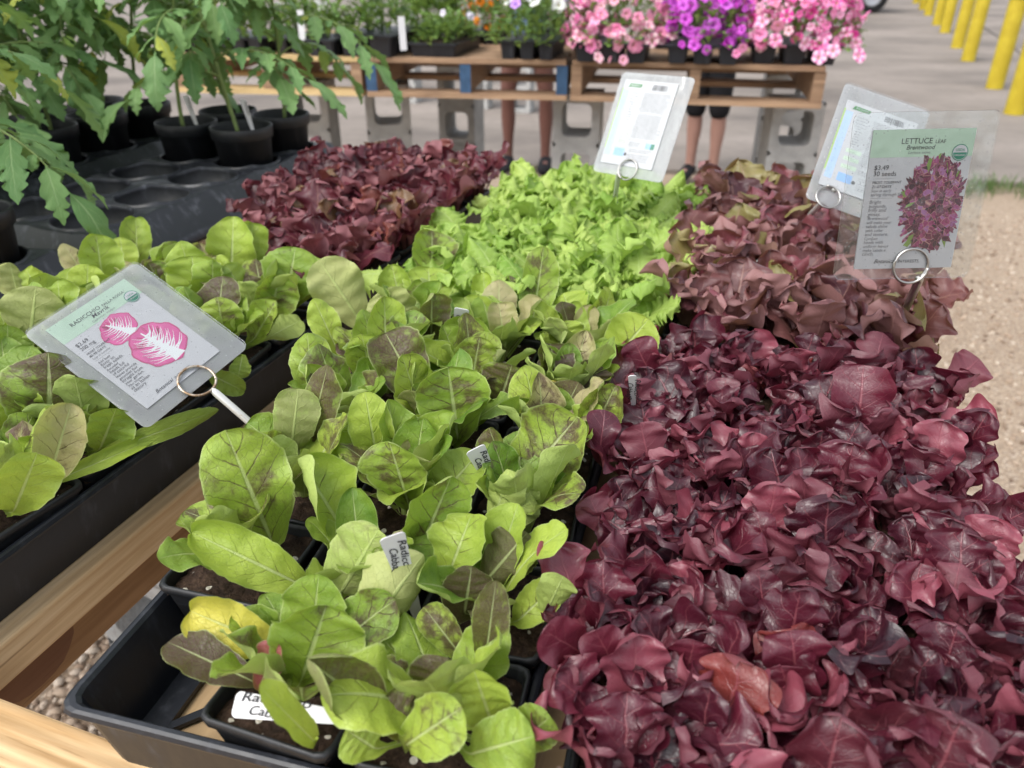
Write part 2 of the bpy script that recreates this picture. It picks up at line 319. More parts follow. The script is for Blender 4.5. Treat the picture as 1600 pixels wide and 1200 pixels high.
# ------------------------------------------------------------------ leaf blades
def blade_profile(s, pet, a, b, petw):
    x=np.clip((s-pet)/(1-pet),0,1); p=x**a*(np.sqrt(np.clip(1-x**(-b),0,1)) if b<0 else (1-x)**b); p/=p.max()
    return np.maximum(p, petw*(1-s)*(s<.98))
def leaf(mb, P, hint, w, col, r, nT=9, pet=.18, a=.9, b=.45, petw=.13, cup=.35, ruf=.10, rf=2.0, frill=0, ff=8, lobe=0, lf=3.2, teeth=0,
         sweep=.25, puck=.02, nv=7, twist=0., roll=0., tipr=0., tipj=0., soft=0):
    """P: midrib points (nS,3); hint: way the upper face looks; w: full width"""
    nS=len(P); s=np.linspace(0,1,nS); s=1-(1-s)**(1.7 if b<0 else 1.35)
    k=np.linspace(0,1,nS); Q=np.stack([np.interp(s,k,P[:,i]) for i in range(3)],1)
    T=np.gradient(Q,axis=0); T/=np.linalg.norm(T,axis=1)[:,None]+1e-12
    B=np.cross(T,np.asarray(hint,float)); B/=np.linalg.norm(B,axis=1)[:,None]+1e-9
    Nn=np.cross(B,T)
    if twist:
        an=twist*s; c_,s_=np.cos(an)[:,None],np.sin(an)[:,None]; B,Nn=B*c_+Nn*s_, Nn*c_-B*s_
    t=np.linspace(-1,1,nT); t=np.sign(t)*np.abs(t)**.85
    prof=blade_profile(s,pet,a,b,petw); hw=w/2
    x=np.clip((s-pet)/(1-pet),0,1)
    wid=np.empty((nS,nT)); off=np.zeros((nS,nT)); al=np.zeros((nS,nT))
    fade=np.clip(x*3,0,1)
    for side in (0,1):
        js=np.where(t<0)[0] if side==0 else np.where(t>=0)[0]
        ph=r.uniform(0,6.28,6); tt=np.abs(t[js])[None,:]
        L=np.ones(nS)
        if lobe:
            q=x*lf+ph[0]/6.28
            L=1-lobe*(1-np.abs(np.sin(math.pi*q))**.7)*np.clip(x*4,0,1)*np.clip((1-x)*6,0,1)*1.25+lobe*.12
        L=L*(1+r.normal(0,teeth,nS)*fade) if teeth else L
        L=L*(1+.06*np.sin(x*5+ph[5]))
        wid[:,js]=(hw*prof*L)[:,None]*np.ones_like(tt)
        ww=hw*np.maximum(prof,.2)[:,None]
        o=ruf*ww*tt**2.2*np.sin(2*math.pi*rf*x+ph[1])[:,None]
        o=o+.45*ruf*ww*tt**3*np.sin(2*math.pi*rf*2.3*x+ph[2])[:,None]
        if frill: o=o+frill*ww*tt**4*np.sin(2*math.pi*ff*x+ph[3])[:,None]*(1+.5*np.sin(2*math.pi*ff*.37*x+ph[4]))[:,None]
        off[:,js]=o*fade[:,None]
        if lobe: al[:,js]=sweep*ww*tt**1.6*fade[:,None]*(1-x[:,None])**.3
        else: al[:,js]=sweep*ww*tt**1.4*fade[:,None]*(1-x[:,None])
    off+= puck*w*np.sin(math.pi*2*nv*s)[:,None]*(1-np.abs(t))[None,:]*np.abs(t)[None,:]*2*fade[:,None]
    if tipr or tipj:
        k1,k2,p1,p2=r.uniform(5,8),r.uniform(8,12),r.uniform(0,6.28),r.uniform(0,6.28); xt=(np.clip((x-.5)/.5,0,1)**2)[:,None]
        off+=tipr*hw*xt*(np.sin(k1*t+p1)+.5*np.sin(k2*t+p2))[None,:]
        al+=tipj*hw*xt**2*np.sin(k2*t*1.6+p1)[None,:]
    ca=cup*(np.abs(t)[None,:])+roll*(x[:,None]**2)*np.abs(t)[None,:]
    y=wid*t[None,:]*np.cos(ca); zz=wid*np.abs(t)[None,:]*np.sin(ca)+off
    V=Q[:,None,:]+B[:,None,:]*y[:,:,None]+Nn[:,None,:]*zz[:,:,None]+T[:,None,:]*al[:,:,None]
    for _ in range(soft):
        V[1:-1]=.25*V[:-2]+.5*V[1:-1]+.25*V[2:]
        V[:,1:-1]=.25*V[:,:-2]+.5*V[:,1:-1]+.25*V[:,2:]
    i=np.arange(nS-1)[:,None]*nT+np.arange(nT-1)[None,:]
    F=np.stack([i,i+1,i+nT+1,i+nT],-1).reshape(-1,4)
    uv=np.stack([np.broadcast_to(t*.5+.5,(nS,nT)),np.broadcast_to(s[:,None],(nS,nT))],-1).reshape(-1,2)
    mb.add(V.reshape(-1,3),F,uv,np.tile([*col,1],(nS*nT,1)))
def arc(base, az, L, e0, e1, nS, p=1.0, side=0.):
    s=np.linspace(0,1,nS); e=e0+(e1-e0)*s**p; d=np.array([math.cos(az),math.sin(az)])
    dr=np.cos(e)*L/(nS-1); dz=np.sin(e)*L/(nS-1); rr=np.concatenate([[0],np.cumsum(dr[:-1])]); z=np.concatenate([[0],np.cumsum(dz[:-1])])
    P=np.stack([base[0]+rr*d[0]-side*rr**2*d[1]*4, base[1]+rr*d[1]+side*rr**2*d[0]*4, base[2]+z],1)
    hint=np.array([-d[0]*math.sin((e0+e1)/2),-d[1]*math.sin((e0+e1)/2),math.cos((e0+e1)/2)])
    return P,hint
def smooth_path(P0,P1,P2,n,f=.25,bow=None):
    s=np.linspace(0,1,n)[:,None]; P0,P1,P2=map(np.asarray,(P0,P1,P2))
    q=np.where(s<f,P0+(P1-P0)*(s/f),P1+(P2-P1)*((s-f)/(1-f)))
    for _ in range(3): q[1:-1]=(q[:-2]+2*q[1:-1]+q[2:])/4
    if bow is not None: q=q+np.asarray(bow)*(np.clip((s-f)/(1-f),0,1)**2 - np.clip((s-f)/(1-f),0,1))*-1
    return q

# ------------------------------------------------------------------ ground
GZ=-.87
gm=MB(); gm.add([(-60,-30,0),(60,-30,0),(60,90,0),(-60,90,0)],[(0,1,2,3)])
struct(gm.build('gravel_ground',M['gravel'],loc=(0,0,GZ-.03)))
cm=MB()
e0,e1=W(870,258,GZ),W(1560,285,GZ); dd=(e1-e0)[:2]; dd/=np.linalg.norm(dd); nn=np.array([-dd[1],dd[0]])
A_=e0[:2]-dd*50; B_=e0[:2]+dd*50; r=rng(5)
top=[]
for i in range(201):
    q=A_+(B_-A_)*i/200+nn*r.normal(0,.025); top.append(q)
top+= [B_+nn*90, A_+nn*90]
k=len(top); V=[(x,y,0) for x,y in top]+[(x,y,-.03) for x,y in top]
cm.add(V,[tuple(range(k))]+[(i+k,(i+1)%k+k,(i+1)%k,i) for i in range(k)])
struct(cm.build('concrete_pavement',M['concrete'],loc=(0,0,GZ)))
# crack in the concrete by the bollards
cr=MB(); pts=[W(x,y,GZ+.004) for x,y in ((1498,10),(1512,25),(1530,37),(1545,48),(1560,58),(1578,68),(1592,82),(1610,92),(1640,105))]
r=rng(8); L=[];Rr=[]
for i,p in enumerate(np.array([np.array(pts)[:,j] for j in range(3)]).T):
    wd=.02+.012*r.random(); L.append(p+[-wd*.2,wd,0]); Rr.append(p+[wd*.2,-wd,0])
cr.loops([np.array(L),np.array(Rr)],closed=False); struct(cr.build('pavement_crack',M['crack']))
# loose pebbles: seen through the table gap and right of the table
ico=np.array([(0,0,1),(.894,0,.447),(.276,.851,.447),(-.724,.526,.447),(-.724,-.526,.447),(.276,-.851,.447),(.724,.526,-.447),(-.276,.851,-.447),(-.894,0,-.447),(-.276,-.851,-.447),(.724,-.526,-.447),(0,0,-1)])
icf=np.array([(0,1,2),(0,2,3),(0,3,4),(0,4,5),(0,5,1),(1,6,2),(2,7,3),(3,8,4),(4,9,5),(5,10,1),(6,7,2),(7,8,3),(8,9,4),(9,10,5),(10,6,1),(11,7,6),(11,8,7),(11,9,8),(11,10,9),(11,6,10)])
pb=MB(); r=rng(9)
def pebbles(n,x0,x1,y0,y1,sz):
    for _ in range(n):
        s=sz*(.5+r.random()); p=np.array([r.uniform(x0,x1),r.uniform(y0,y1),GZ-.03+s*.3])
        pb.add(ico*np.array([s*(.7+.6*r.random()),s*(.7+.6*r.random()),s*.7])*(1+.15*r.normal(size=(12,1)))+p,icf,None,np.tile([r.random(),0,0,1],(12,1)))
pebbles(6500,-1.2,-.1,.3,1.6,.009); pebbles(6000,.7,3.4,1.2,4.4,.007)
struct(pb.build('loose_gravel',M['pebble'],smooth=True),'stuff')
# grass along the slab edge
gr=MB(); r=rng(11)
def grass_at(x,y,n,spread,h):
    for _ in range(n):
        b=np.array([x+r.normal(0,spread[0]),y+r.normal(0,spread[1]),GZ-.03]); az=r.uniform(0,6.28)
        P,hn=arc(b,az,h*(.5+r.random()),1.45,r.uniform(.2,1.1),5); leaf(gr,P,hn,.007,(r.random(),r.random()*.4,.3),r,nT=3,pet=0,a=.3,b=.5,ruf=0,cup=.2,puck=0)
ge=W(1575,300,GZ)
for i in range(40): 
    q=ge[:2]+dd*r.uniform(-.35,1.6)+nn*r.normal(-.03,.1); grass_at(q[0],q[1],55,(.07,.05),.085)
for px in (690,840,880,1185): 
    q=W(px,292 if px==1185 else 268,GZ); grass_at(q[0],q[1],45,(.07,.03),.06)
struct(gr.build('grass_strip',M['grass'],smooth=True),'stuff')

# ------------------------------------------------------------------ bollards
bl=[((1584,178),'nearest yellow bollard, cut by the right edge of the view'),((1553,138),'second nearest yellow bollard, its domed top leaving the frame'),
    ((1512,95),'third nearest yellow bollard in the row'),((1495,75),'fourth yellow bollard, close behind the third in the row'),((1476,51),'fifth yellow bollard from the front of the row'),
    ((1463.5,39),'sixth yellow bollard, overlapping the fifth in the row'),((1450,24),'seventh yellow bollard from the front of the row'),((1441,15),'eighth yellow bollard from the front of the row'),((1431,5),'farthest yellow bollard in the row')]
pm=None
for (px,lab) in bl:
    p=W(px[0],px[1],GZ); t=thing('bollard',lab,'bollard',p,0,'yellow bollards along the pavement')
    if pm is None:
        m=MB(); m.lathe([(.083,0),(.083,.84)],n=32); po=m.build('post',M['yellow'],t,True); pm=po.data
        m=MB(); m.lathe([(.086,.84),(.086,.875)]+[(.084*math.cos(a),.875+.05*math.sin(a)) for a in np.linspace(.15,1.5,7)],n=32,cap0=True,cap1=True); co=m.build('cap',M['yellow'],t,True); cm_=co.data
    else: put('post',pm,t); put('cap',cm_,t)

# ------------------------------------------------------------------ cinder blocks
def block_mesh():
    m=MB(); w2,h,d2=.097,.394,.097
    def rr(cx,cz,hx,hz,n=4,rd=.025):
        P=[]
        for (sx,sz,a0) in ((1,-1,-90),(1,1,0),(-1,1,90),(-1,-1,180)):
            for q in range(n): 
                a=R_(a0+90*q/(n-1)); P.append((cx+sx*(hx-rd)+rd*math.cos(a), cz+sz*(hz-rd)+rd*math.sin(a)))
        return np.array(P)
    # frame cells: each core is a 16 point loop bridged to a rectangle loop of 16 points
    for cz in (.0985,.2955):
        ins=rr(0,cz,.062,.066); out=[]
        for (x,z) in ins:
            dx,dz=x/.062,(z-cz)/.066; q=max(abs(dx),abs(dz)); out.append((x/.062/q*w2, cz+(z-cz)/.066/q*.0985))
        out=np.array(out)
        fr=lambda P,y: np.stack([P[:,0],np.full(len(P),y),P[:,1]],1)
        m.loops([fr(out,-d2),fr(ins,-d2),fr(ins*[.93,1]+[0,0],0),fr(ins,d2),fr(out,d2)])
    m.box((-w2,-d2,-.0001),(-w2+.0004,d2,h)); m.box((w2-.0004,-d2,0),(w2,d2,h)); m.box((-w2,-d2,h-.0004),(w2,d2,h)); m.box((-w2,-d2,0),(w2,d2,.0004))
    return m.build('cinder_block',M['block'])
bo=block_mesh(); bmesh_=bo.data; bpy.data.objects.remove(bo)
BH=13.1; bR,bF=heading(BH)
def stack(x,y,rz,what,n=2):
    for i in range(n):
        o=bpy.data.objects.new('cinder_block',bmesh_); C.objects.link(o); o.location=(x,y,GZ+i*.396); o.rotation_euler=(0,0,-R_(BH)+rz)
        tag(o,('upper' if i else 'lower')+' grey cinder block of '+what,'cinder block','cinder blocks holding up the pallets')
pz=GZ+.8
def bw(px,py): p=W(px,py,GZ+.79); return p[0],p[1]
R0=bw(1247,160); M0=bw(900,149); L0=bw(588,135)
stack(R0[0]+bF[0]*.1,R0[1]+bF[1]*.1,R_(6),'the stack under the right end of the flower table')
stack(M0[0]+bF[0]*.1,M0[1]+bF[1]*.1,R_(3),'the front middle stack under the joint of two pallets')
stack(L0[0]+bF[0]*.12,L0[1]+bF[1]*.12,R_(20),'the pale front stack beside the red oak lettuce')
for px,what,yy,rz in ((484,'the stack behind the tomato pots',3.75,12),(720,'the shaded rear stack in the middle of the pallet',4.35,0),(1225,'the shaded rear stack at the right end of the pallets',4.0,2)):
    q=Wfwd(px,145,yy); stack(q[0],q[1],R_(rz),what)
for px,yy,what in ((750,7.6,'the far stack seen beneath the flower table'),(640,7.9,'the far left stack seen beneath the flower table'),(815,7.4,'the far stack between the bare legs')):
    q=Wfwd(px,150,yy); stack(q[0],q[1],0,what)
# ------------------------------------------------------------------ back pallets
BT=GZ+.8+.145      # top of the back table
def pallet(name,pa,pb_,lab,mat,blues,depth=1.0):
    a=W(*pa,BT); b=W(*pb_,BT); Lw=np.linalg.norm((b-a)[:2])-.012; ang=math.atan2(b[1]-a[1],b[0]-a[0])
    t=thing(name,lab,'pallet',(a[0],a[1],GZ+.8),ang,'pallets of the flower table')
    m=MB(); r=rng(int(pa[0])); y=0
    while y<depth-.05:
        wd=.10+.02*r.random(); m.box((r.uniform(0,.008),y,.125+r.uniform(0,.002)),(Lw-r.uniform(0,.008),y+wd,.145+r.uniform(-.002,0))); y+=wd+.015
    m.build('top_deck',mat,t)
    m=MB()
    for y in (0.0,.45,.88): m.box((0,y,0),(Lw,y+.1,.02))
    m.build('bottom_boards',mat,t)
    n=3
    for i in range(n):
        x=(Lw-.04)*i/(n-1); m=MB(); m.box((x,.006,.0205),(x+.04,depth-.04,.1245)); so=m.build('stringer',M['pallet'],t)
        if i in blues:
            m=MB(); m.box((x-.001,.002,.0206),(x+.041,.0058,.1244)); m.build('painted_end',M['blue'],so)
    return t,a,ang
pallet('pallet',(569,89),(892,94),'weathered pallet with blue stringer ends under the marigold tray',M['pallet'],(0,1,2))
pallet('pallet',(893,94),(1300,104),'brown pallet at the right end of the table, under the petunias',M['pallet'],())
pallet('pallet',(268,84),(566,89),'yellowish pallet at the left, behind the tomato plants',M['pallet_y'],())

# ------------------------------------------------------------------ front table (boards, stringers, blocks)
TH=19.8; tR,tF=heading(TH)
tm=Matrix(((tR[0],tF[0],0,0),(tR[1],tF[1],0,0),(0,0,1,0),(0,0,0,1)))
def g2w(u,v): return tR*u+tF*v
def w2g(p): return float(np.dot(p[:2],tR)),float(np.dot(p[:2],tF))
def tpart(name,mat,u0,u1,v0,v1,z0,z1,t):
    m=MB(); m.box((u0,v0,z0),(u1,v1,z1)); o=m.build(name,mat,t)
    bv=o.modifiers.new('bevel','BEVEL'); bv.width=.0025; bv.segments=2; return o
table=thing('pallet_table','low table of pine boards and stringers carrying the lettuce trays','table',(0,0,0),-R_(TH))
ue=w2g(W(345,678,0))[0]; ve=w2g(W(40,1104,0))[1]       # right edge of the left plank, back edge of the front board
ue+=.032
for i in range(8):
    tpart('deck_board',M['pine_v'],ue-.14-.155*i,ue-.155*i,ve+.006,1.33 if i<3 else 1.62,-.036,-.001,table)
tpart('front_board',M['pine_u'],-1.75,.14,ve-.13,ve,-.022,0,table)
st=tpart('stringer',M['stringer'],ue-.075,ue-.030,ve+.004,1.33,-.100,-.0365,table)
kn=W(55,1040,-.07); ku,kv=w2g(kn)
m=MB(); a=np.linspace(0,2*math.pi,20,endpoint=False); q=np.stack([np.full(20,0.),.040*np.cos(a)*(1+.1*np.sin(3*a)),.022*np.sin(a)],1)
m.loops([q+[ue-.0295,kv,-.070],q*[1,.6,.6]+[ue-.0285,kv,-.070],q*[1,.15,.15]+[ue-.0286,kv,-.070]],cap1=True); m.build('knot',M['knot'],st,True)
uB=w2g(np.array([-.235,.36]))[0]
for u,u1 in ((uB+.004,uB+.19),(uB+.196,uB+.335),(uB+.341,uB+.482)):
    tpart('deck_board',M['ply'],u,u1,ve+.006,1.30,-.022,-.0012,table)
for u,v1 in ((uB+.25,1.30),(uB+.42,1.30),(-.95,1.6),(-1.6,1.6)): tpart('stringer',M['stringer'],u,u+.04,ve+.004,v1,-.115,-.0365 if u<-.6 else -.0225,table)
for v in (ve+.62,1.15): tpart('cross_board',M['stringer'],-1.7,.13,v,v+.1,-.137,-.1155,table)
for (u,v,wt) in ((.0,ve+.62,'the right side of the lettuce table'),(-1.0,ve+.62,'the left side of the lettuce table'),(.0,1.15,'the far right corner of the lettuce table'),(-1.2,1.15,'the far left corner of the lettuce table')):
    p=g2w(u,v)
    for i in range(2):
        o=bpy.data.objects.new('cinder_block',bmesh_); C.objects.link(o); o.location=(p[0],p[1],GZ-.03+i*.38); o.scale=(1,1,.96); o.rotation_euler=(0,0,-R_(TH))
        tag(o,('upper' if i else 'lower')+' grey cinder block under '+wt,'cinder block','cinder blocks under the lettuce table')

# ------------------------------------------------------------------ trays, pots
TW,TL,THH=.278,.54,.060
def tray_mesh():
    m=MB()
    def rect(i,z,rd=.012,n=4):
        P=[]; x0,y0,x1,y1=i,i,TW-i,TL-i
        for (cx,cy,a0) in ((x1-rd,y0+rd,-90),(x1-rd,y1-rd,0),(x0+rd,y1-rd,90),(x0+rd,y0+rd,180)):
            for q in range(n): a=R_(a0+90*q/(n-1)); P.append((cx+rd*math.cos(a),cy+rd*math.sin(a),z))
        return np.array(P)
    m.loops([rect(.013,0),rect(.0055,.050),rect(.005,.053),rect(0,.054),rect(-.001,.0565),rect(0,.0595),rect(.002,.0605),rect(.0045,.0605),rect(.0065,.058),rect(.008,.050),rect(.0155,.0025),rect(.03,.0025),rect(.03,0),rect(.013,0)])
    # open lattice floor
    for i in range(4):
        x=.03+(TW-.06)*i/3; m.box((x-.006,.029,.0003),(x+.006,TL-.029,.0045))
    for j in range(7):
        y=.03+(TL-.06)*j/6; m.box((.029,y-.005,.0006),(TW-.029,y+.005,.0048))
    for i in range(3):
        for j in range(6):
            x=.03+(TW-.06)*(i+.5)/3; y=.03+(TL-.06)*(j+.5)/6
            for s_ in (45,-45):
                a=R_(s_); Mx=Matrix.Translation((x,y,0))@Matrix.Rotation(a,4,'Z'); m.box((-.046,-.003,.0009),(.046,.003,.0040+.0002*(s_>0)),Mx)
    return m
def pot_meshes():
    m=MB(); t=.0425
    def sq(h,z,rd=.007,n=3):
        P=[]
        for (sx,sy,a0) in ((1,-1,-90),(1,1,0),(-1,1,90),(-1,-1,180)):
            for q in range(n): a=R_(a0+90*q/(n-1)); P.append((sx*(h-rd)+rd*math.cos(a),sy*(h-rd)+rd*math.sin(a),z))
        return np.array(P)
    m.loops([sq(.031,.004),sq(.040,.060),sq(.0405,.0615),sq(t,.062),sq(t+.0005,.067),sq(t-.0005,.0685),sq(t-.002,.0685),sq(.0395,.066),sq(.0385,.050)],cap0=True)
    pm=m.build('pot',M['pot'],None,True); pm.data.name='square_pot'
    sm_=[]
    for k in range(3):
        r=rng(40+k); m=MB(); n=15; g=np.linspace(-.039,.039,n); X,Y=np.meshgrid(g,g,indexing='ij'); Z=.057+.0035*(1-(np.abs(X)/.039)**4)+r.normal(0,.0014,X.shape)
        V=np.stack([X,Y,Z],-1).reshape(-1,3); i=np.arange(n-1)[:,None]*n+np.arange(n-1)[None,:]
        m.add(V,np.stack([i,i+n,i+n+1,i+1],-1).reshape(-1,4)); o=m.build('soil',M['soil'],None,True); sm_.append(o.data); bpy.data.objects.remove(o)
    d=pm.data; bpy.data.objects.remove(pm); return d,sm_
potme,soilme=pot_meshes()
tray_data=None
TR={}
def tray(key,NL,hd,label):
    global tray_data
    t_=None
    if tray_data is None:
        o=tray_mesh().build('nursery_tray',M['tray'],None,True); tray_data=o.data
        md=o
        o.data.polygons.foreach_set('use_smooth',np.zeros(len(o.data.polygons),bool))
    else:
        o=bpy.data.objects.new('nursery_tray',tray_data); C.objects.link(o)
    o.location=(NL[0],NL[1],.0006); o.rotation_euler=(0,0,-R_(hd)); tag(o,label,'tray','black trays on the lettuce table')
    r_,f_=heading(hd); TR[key]=(np.array(NL),r_,f_,hd)
    return o
def FR2NL(FR,hd): r_,f_=heading(hd); return np.array(FR)-r_*TW-f_*TL
def NR2NL(NR,hd): r_,f_=heading(hd); return np.array(NR)-r_*TW
tray('A',FR2NL((-.228,.87),19.9),19.9,'black tray of green radicchio at the left, beneath the radicchio seed packet card')
tray('B',(-.274,.316),14.5,'black tray of radicchio in the middle, its near corner empty')
tray('G',(.016,.22),13,'black tray full of dark burgundy lettuce at the near right')
tray('D',NR2NL((-.216,.905),19.9),19.9,'black tray of red oak lettuce behind the left radicchio tray')
tray('E',(-.118,.875),16.5,'black tray of lime green frilly lettuce in the back centre')
tray('F',(.165,.80),18.5,'black tray of bronze lettuce behind the burgundy lettuce')
def cell(key,c,rw):
    NL,r_,f_,hd=TR[key]; p=NL+r_*(.0465+.0925*c)+f_*(.0475+.089*rw); return p,hd
COLN=['left','middle','right']

# ------------------------------------------------------------------ plants
def mk_plant(key,c,rw,name,label,cat,group,foliage,mat):
    p,hd=cell(key,c,rw); r=rng(hash((key,c,rw,'p'))%1000 if False else ord(key)*100+c*10+rw)
    t=thing(name,label,cat,(p[0],p[1],.004),-R_(hd)+r.normal(0,.06),group)
    put('pot',potme,t); put('soil',soilme[(c+rw)%3],t)
    m=MB(); foliage(m,np.array([p[0],p[1],.060]),r,(key,c,rw))
    o=m.build('foliage',mat,None,True); o.parent=t
    o.matrix_parent_inverse=(Matrix.Translation(t.location)@Matrix.Rotation(t.rotation_euler.z,4,'Z')).inverted()
    return t
# --- hero leaves seen in the photograph: (base px, tip px, width px, shade, pigment, special, back?, lean)
HB=[(580,1135,480,1030,115,.4,.95,.3,0,.0),(610,1190,722,1105,85,.8,.45,.3,0,0),(655,1155,597,1098,80,.5,.85,.3,0,.01),(668,1110,700,1028,92,.35,1,.3,0,.015),
(790,1150,740,1045,95,.9,.05,.3,0,.01),(740,1205,835,1150,95,.6,.2,.3,0,0),(470,1075,510,945,135,.7,.35,.3,0,.02),(440,1012,298,955,88,.9,.0,.96,0,'z.105'),
(378,1072,262,1003,66,.1,1.2,.5,0,'z.10'),(388,1088,432,1003,50,.3,.3,.75,0,.01),(505,1200,405,1072,52,.95,.05,.3,0,.0),(770,1042,775,907,52,.55,.9,.3,0,.015),
(728,1012,662,948,52,.75,.75,.3,0,.01),(715,972,737,884,78,.4,.95,.3,0,.015),(578,1005,662,866,112,.85,.15,.85,1,.02),(520,945,592,826,110,.6,.5,.3,1,.015),
(752,912,824,832,88,.2,1.25,.5,1,.015),(680,907,737,803,88,.85,.2,.3,0,.02),(668,878,706,743,98,.4,.45,.3,0,.01),(642,803,608,690,90,.55,.5,.3,0,.0),
(690,793,747,708,84,.6,.25,.3,0,.02),(760,832,792,733,74,.95,.0,.5,1,.02),(782,842,828,768,62,.9,.0,.4,1,.02),(440,852,352,672,112,.55,.45,.3,0,.0),
(540,832,466,716,104,.85,.15,.3,0,.01),(405,842,288,798,62,.7,.6,.3,0,'z.11'),(456,927,300,832,92,.95,.1,.3,0,'z.125'),(450,982,414,928,42,.3,.15,.3,0,.01),
(466,962,506,903,44,.35,.5,.3,0,.01),(450,712,466,607,64,.25,.85,.5,1,.0),(480,706,512,570,58,.4,.95,.3,0,.0),(580,717,570,612,60,1,.1,.3,0,-.005),
(620,702,610,640,44,.9,.1,.3,0,0),(660,727,677,655,78,.85,.25,.3,0,.02),(722,692,700,573,120,.5,.5,.3,0,.01),(660,627,602,520,84,.3,.9,.3,0,.01),
(690,595,688,545,36,.8,.1,.3,0,.01),(735,602,750,526,62,.7,.6,.3,0,.01),(720,572,735,498,84,.4,.05,.3,0,.02),(790,642,800,570,74,.5,.85,.3,0,.01),
(850,672,892,595,84,.9,.75,.92,0,.02),(805,757,902,652,115,.65,.6,.3,0,.02),(795,752,764,668,54,.5,.8,.3,0,.0),(935,692,962,602,74,.85,.7,.3,0,.01),
(870,602,860,537,66,.1,1.3,.5,0,.01),(925,627,930,566,62,.1,1.3,.5,0,.01),(870,547,870,500,68,.95,.2,.3,0,.01),(962,577,1014,498,80,.85,.2,.3,0,.015),
(940,522,955,453,58,.9,.45,.3,0,.01),(680,432,675,360,68,.55,.6,.3,0,.01),(675,482,670,418,70,.6,.2,.3,0,.01),(625,482,612,413,50,.6,.2,.3,0,.01),
(545,502,498,406,74,.6,.2,.85,1,.0),(622,522,600,452,74,.75,.3,.85,1,.01),(800,478,795,430,50,.4,.8,.3,0,.01),(845,497,850,385,54,.55,.5,.3,0,.01),
(790,537,780,474,52,.8,.2,.85,0,.01),(580,614,565,522,56,.85,.4,.3,0,.0),(476,612,480,520,62,.6,.35,.3,0,.0),(515,552,490,466,42,.85,.2,.3,0,.0),
(680,542,675,458,58,.4,.85,.3,0,.01),(755,487,755,426,40,.9,.05,.3,0,.01),(900,507,880,458,64,.9,.2,.3,0,.01),(850,445,838,396,48,.7,.2,.3,0,.01),
(820,1195,860,1120,70,.5,.5,.3,0,.01),(560,1195,540,1140,70,.6,.3,.3,0,.01),(870,985,880,900,58,.8,.1,.3,1,.01),(820,985,868,915,64,.9,.25,.3,0,.02),(620,1025,590,990,40,.7,.1,.3,0,.0)]
HA=[(372,442,365,338,70,.75,.1,.3,0,.01),(402,432,395,348,52,.6,.1,.3,0,.01),(452,482,462,386,78,.5,.15,.3,0,.01),(308,492,300,400,80,.75,.15,.3,0,.01),(338,492,332,406,66,.6,.2,.3,0,.0),
(425,502,436,430,72,.45,.5,.3,0,.01),(355,537,340,464,58,.5,.4,.3,0,0),(410,532,432,470,54,.7,.4,.3,0,.01),(150,462,150,366,60,.75,.15,.3,0,.01),(215,417,212,340,44,.6,.3,.3,0,.01),
(190,432,188,370,44,.9,.1,.3,0,.01),(130,457,99,380,38,.5,.3,.85,0,.01),(50,562,56,447,82,.4,.7,.85,1,.01),(10,472,15,410,48,.2,.7,.85,1,.01),(65,682,75,550,122,.45,.8,.3,0,.01),
(10,692,18,603,74,.9,.1,.3,0,.0),(95,752,112,630,76,.6,.3,.85,0,.0),(28,812,58,708,86,.85,.1,.3,0,.0),(5,722,86,688,52,.8,.05,.3,0,'z.12'),(160,722,342,640,34,.85,.1,.3,0,'z.085'),
(100,754,234,688,36,.85,.05,.3,0,'z.085'),(162,712,182,638,70,.5,.2,.3,0,.01),(90,522,90,438,64,.75,.1,.3,0,.01),(10,597,12,508,64,.4,.2,.3,0,.01),(342,578,382,612,34,.6,.2,.3,0,'z.06'),
(260,440,285,380,50,.5,.6,.3,0,.01),(250,470,232,410,48,.35,.8,.5,0,.01),(480,470,490,400,50,.6,.1,.3,0,.01),(390,560,372,590,30,.5,.2,.3,0,'z.07'),(440,525,470,500,40,.7,.1,.4,1,'z.09'),(60,470,40,420,45,.8,.1,.3,0,.01)]
HG=[(880,1110,865,1042,70,.75,.5,.5,1,.01),(905,1040,850,985,85,.9,.5,.8,0,'z.13'),(955,1080,930,985,75,.9,.5,.8,0,'z.13'),(1080,1080,1085,1000,85,.9,.5,.8,0,.01),(1240,1090,1235,985,110,.8,.5,.5,0,.01),
(1235,1125,1220,1040,120,.85,.5,.8,0,.01),(1275,1170,1340,1085,75,.85,.5,.8,1,.02),(1010,870,1000,810,110,.8,.5,.8,0,.02),(1190,870,1180,800,60,.9,.5,.93,0,.01),(1275,875,1310,810,70,.95,.5,.93,0,.01),
(1220,930,1310,880,85,.7,.5,.3,0,.01),(1180,985,1185,890,72,.4,.5,.3,0,.01),(1090,980,1085,915,80,.7,.5,.7,1,.01),(1010,600,990,530,70,.9,.5,.3,0,.01),(1140,645,1135,590,60,.9,.5,.8,0,.01),
(1320,690,1350,570,105,.85,.5,.3,0,.02),(1360,590,1380,520,70,.85,.5,.8,1,.02),(1510,600,1530,560,75,.75,.5,.3,1,.01),(1440,770,1450,705,80,.7,.5,.3,0,.01),(1400,970,1440,880,90,.85,.5,.95,0,.02),
(1480,970,1500,880,80,.8,.5,.93,1,.02),(905,720,945,640,62,.6,.5,.3,0,.01),(1010,740,1000,660,78,.8,.5,.3,1,.01),(925,830,920,775,70,.7,.5,.3,1,.01),(1400,1190,1490,1110,90,.8,.5,.8,0,.02)]
HERO={}
def assign(key,H,skip=()):
    cs=[(c,rw) for rw in range(6) for c in range(3) if (c,rw) not in skip]
    pos=np.array([cell(key,c,rw)[0] for c,rw in cs])
    for h in H:
        b=W(h[0],h[1],.085); i=int(np.argmin(((pos-b[:2])**2).sum(1))); HERO.setdefault((key,)+cs[i],[]).append((b,h))
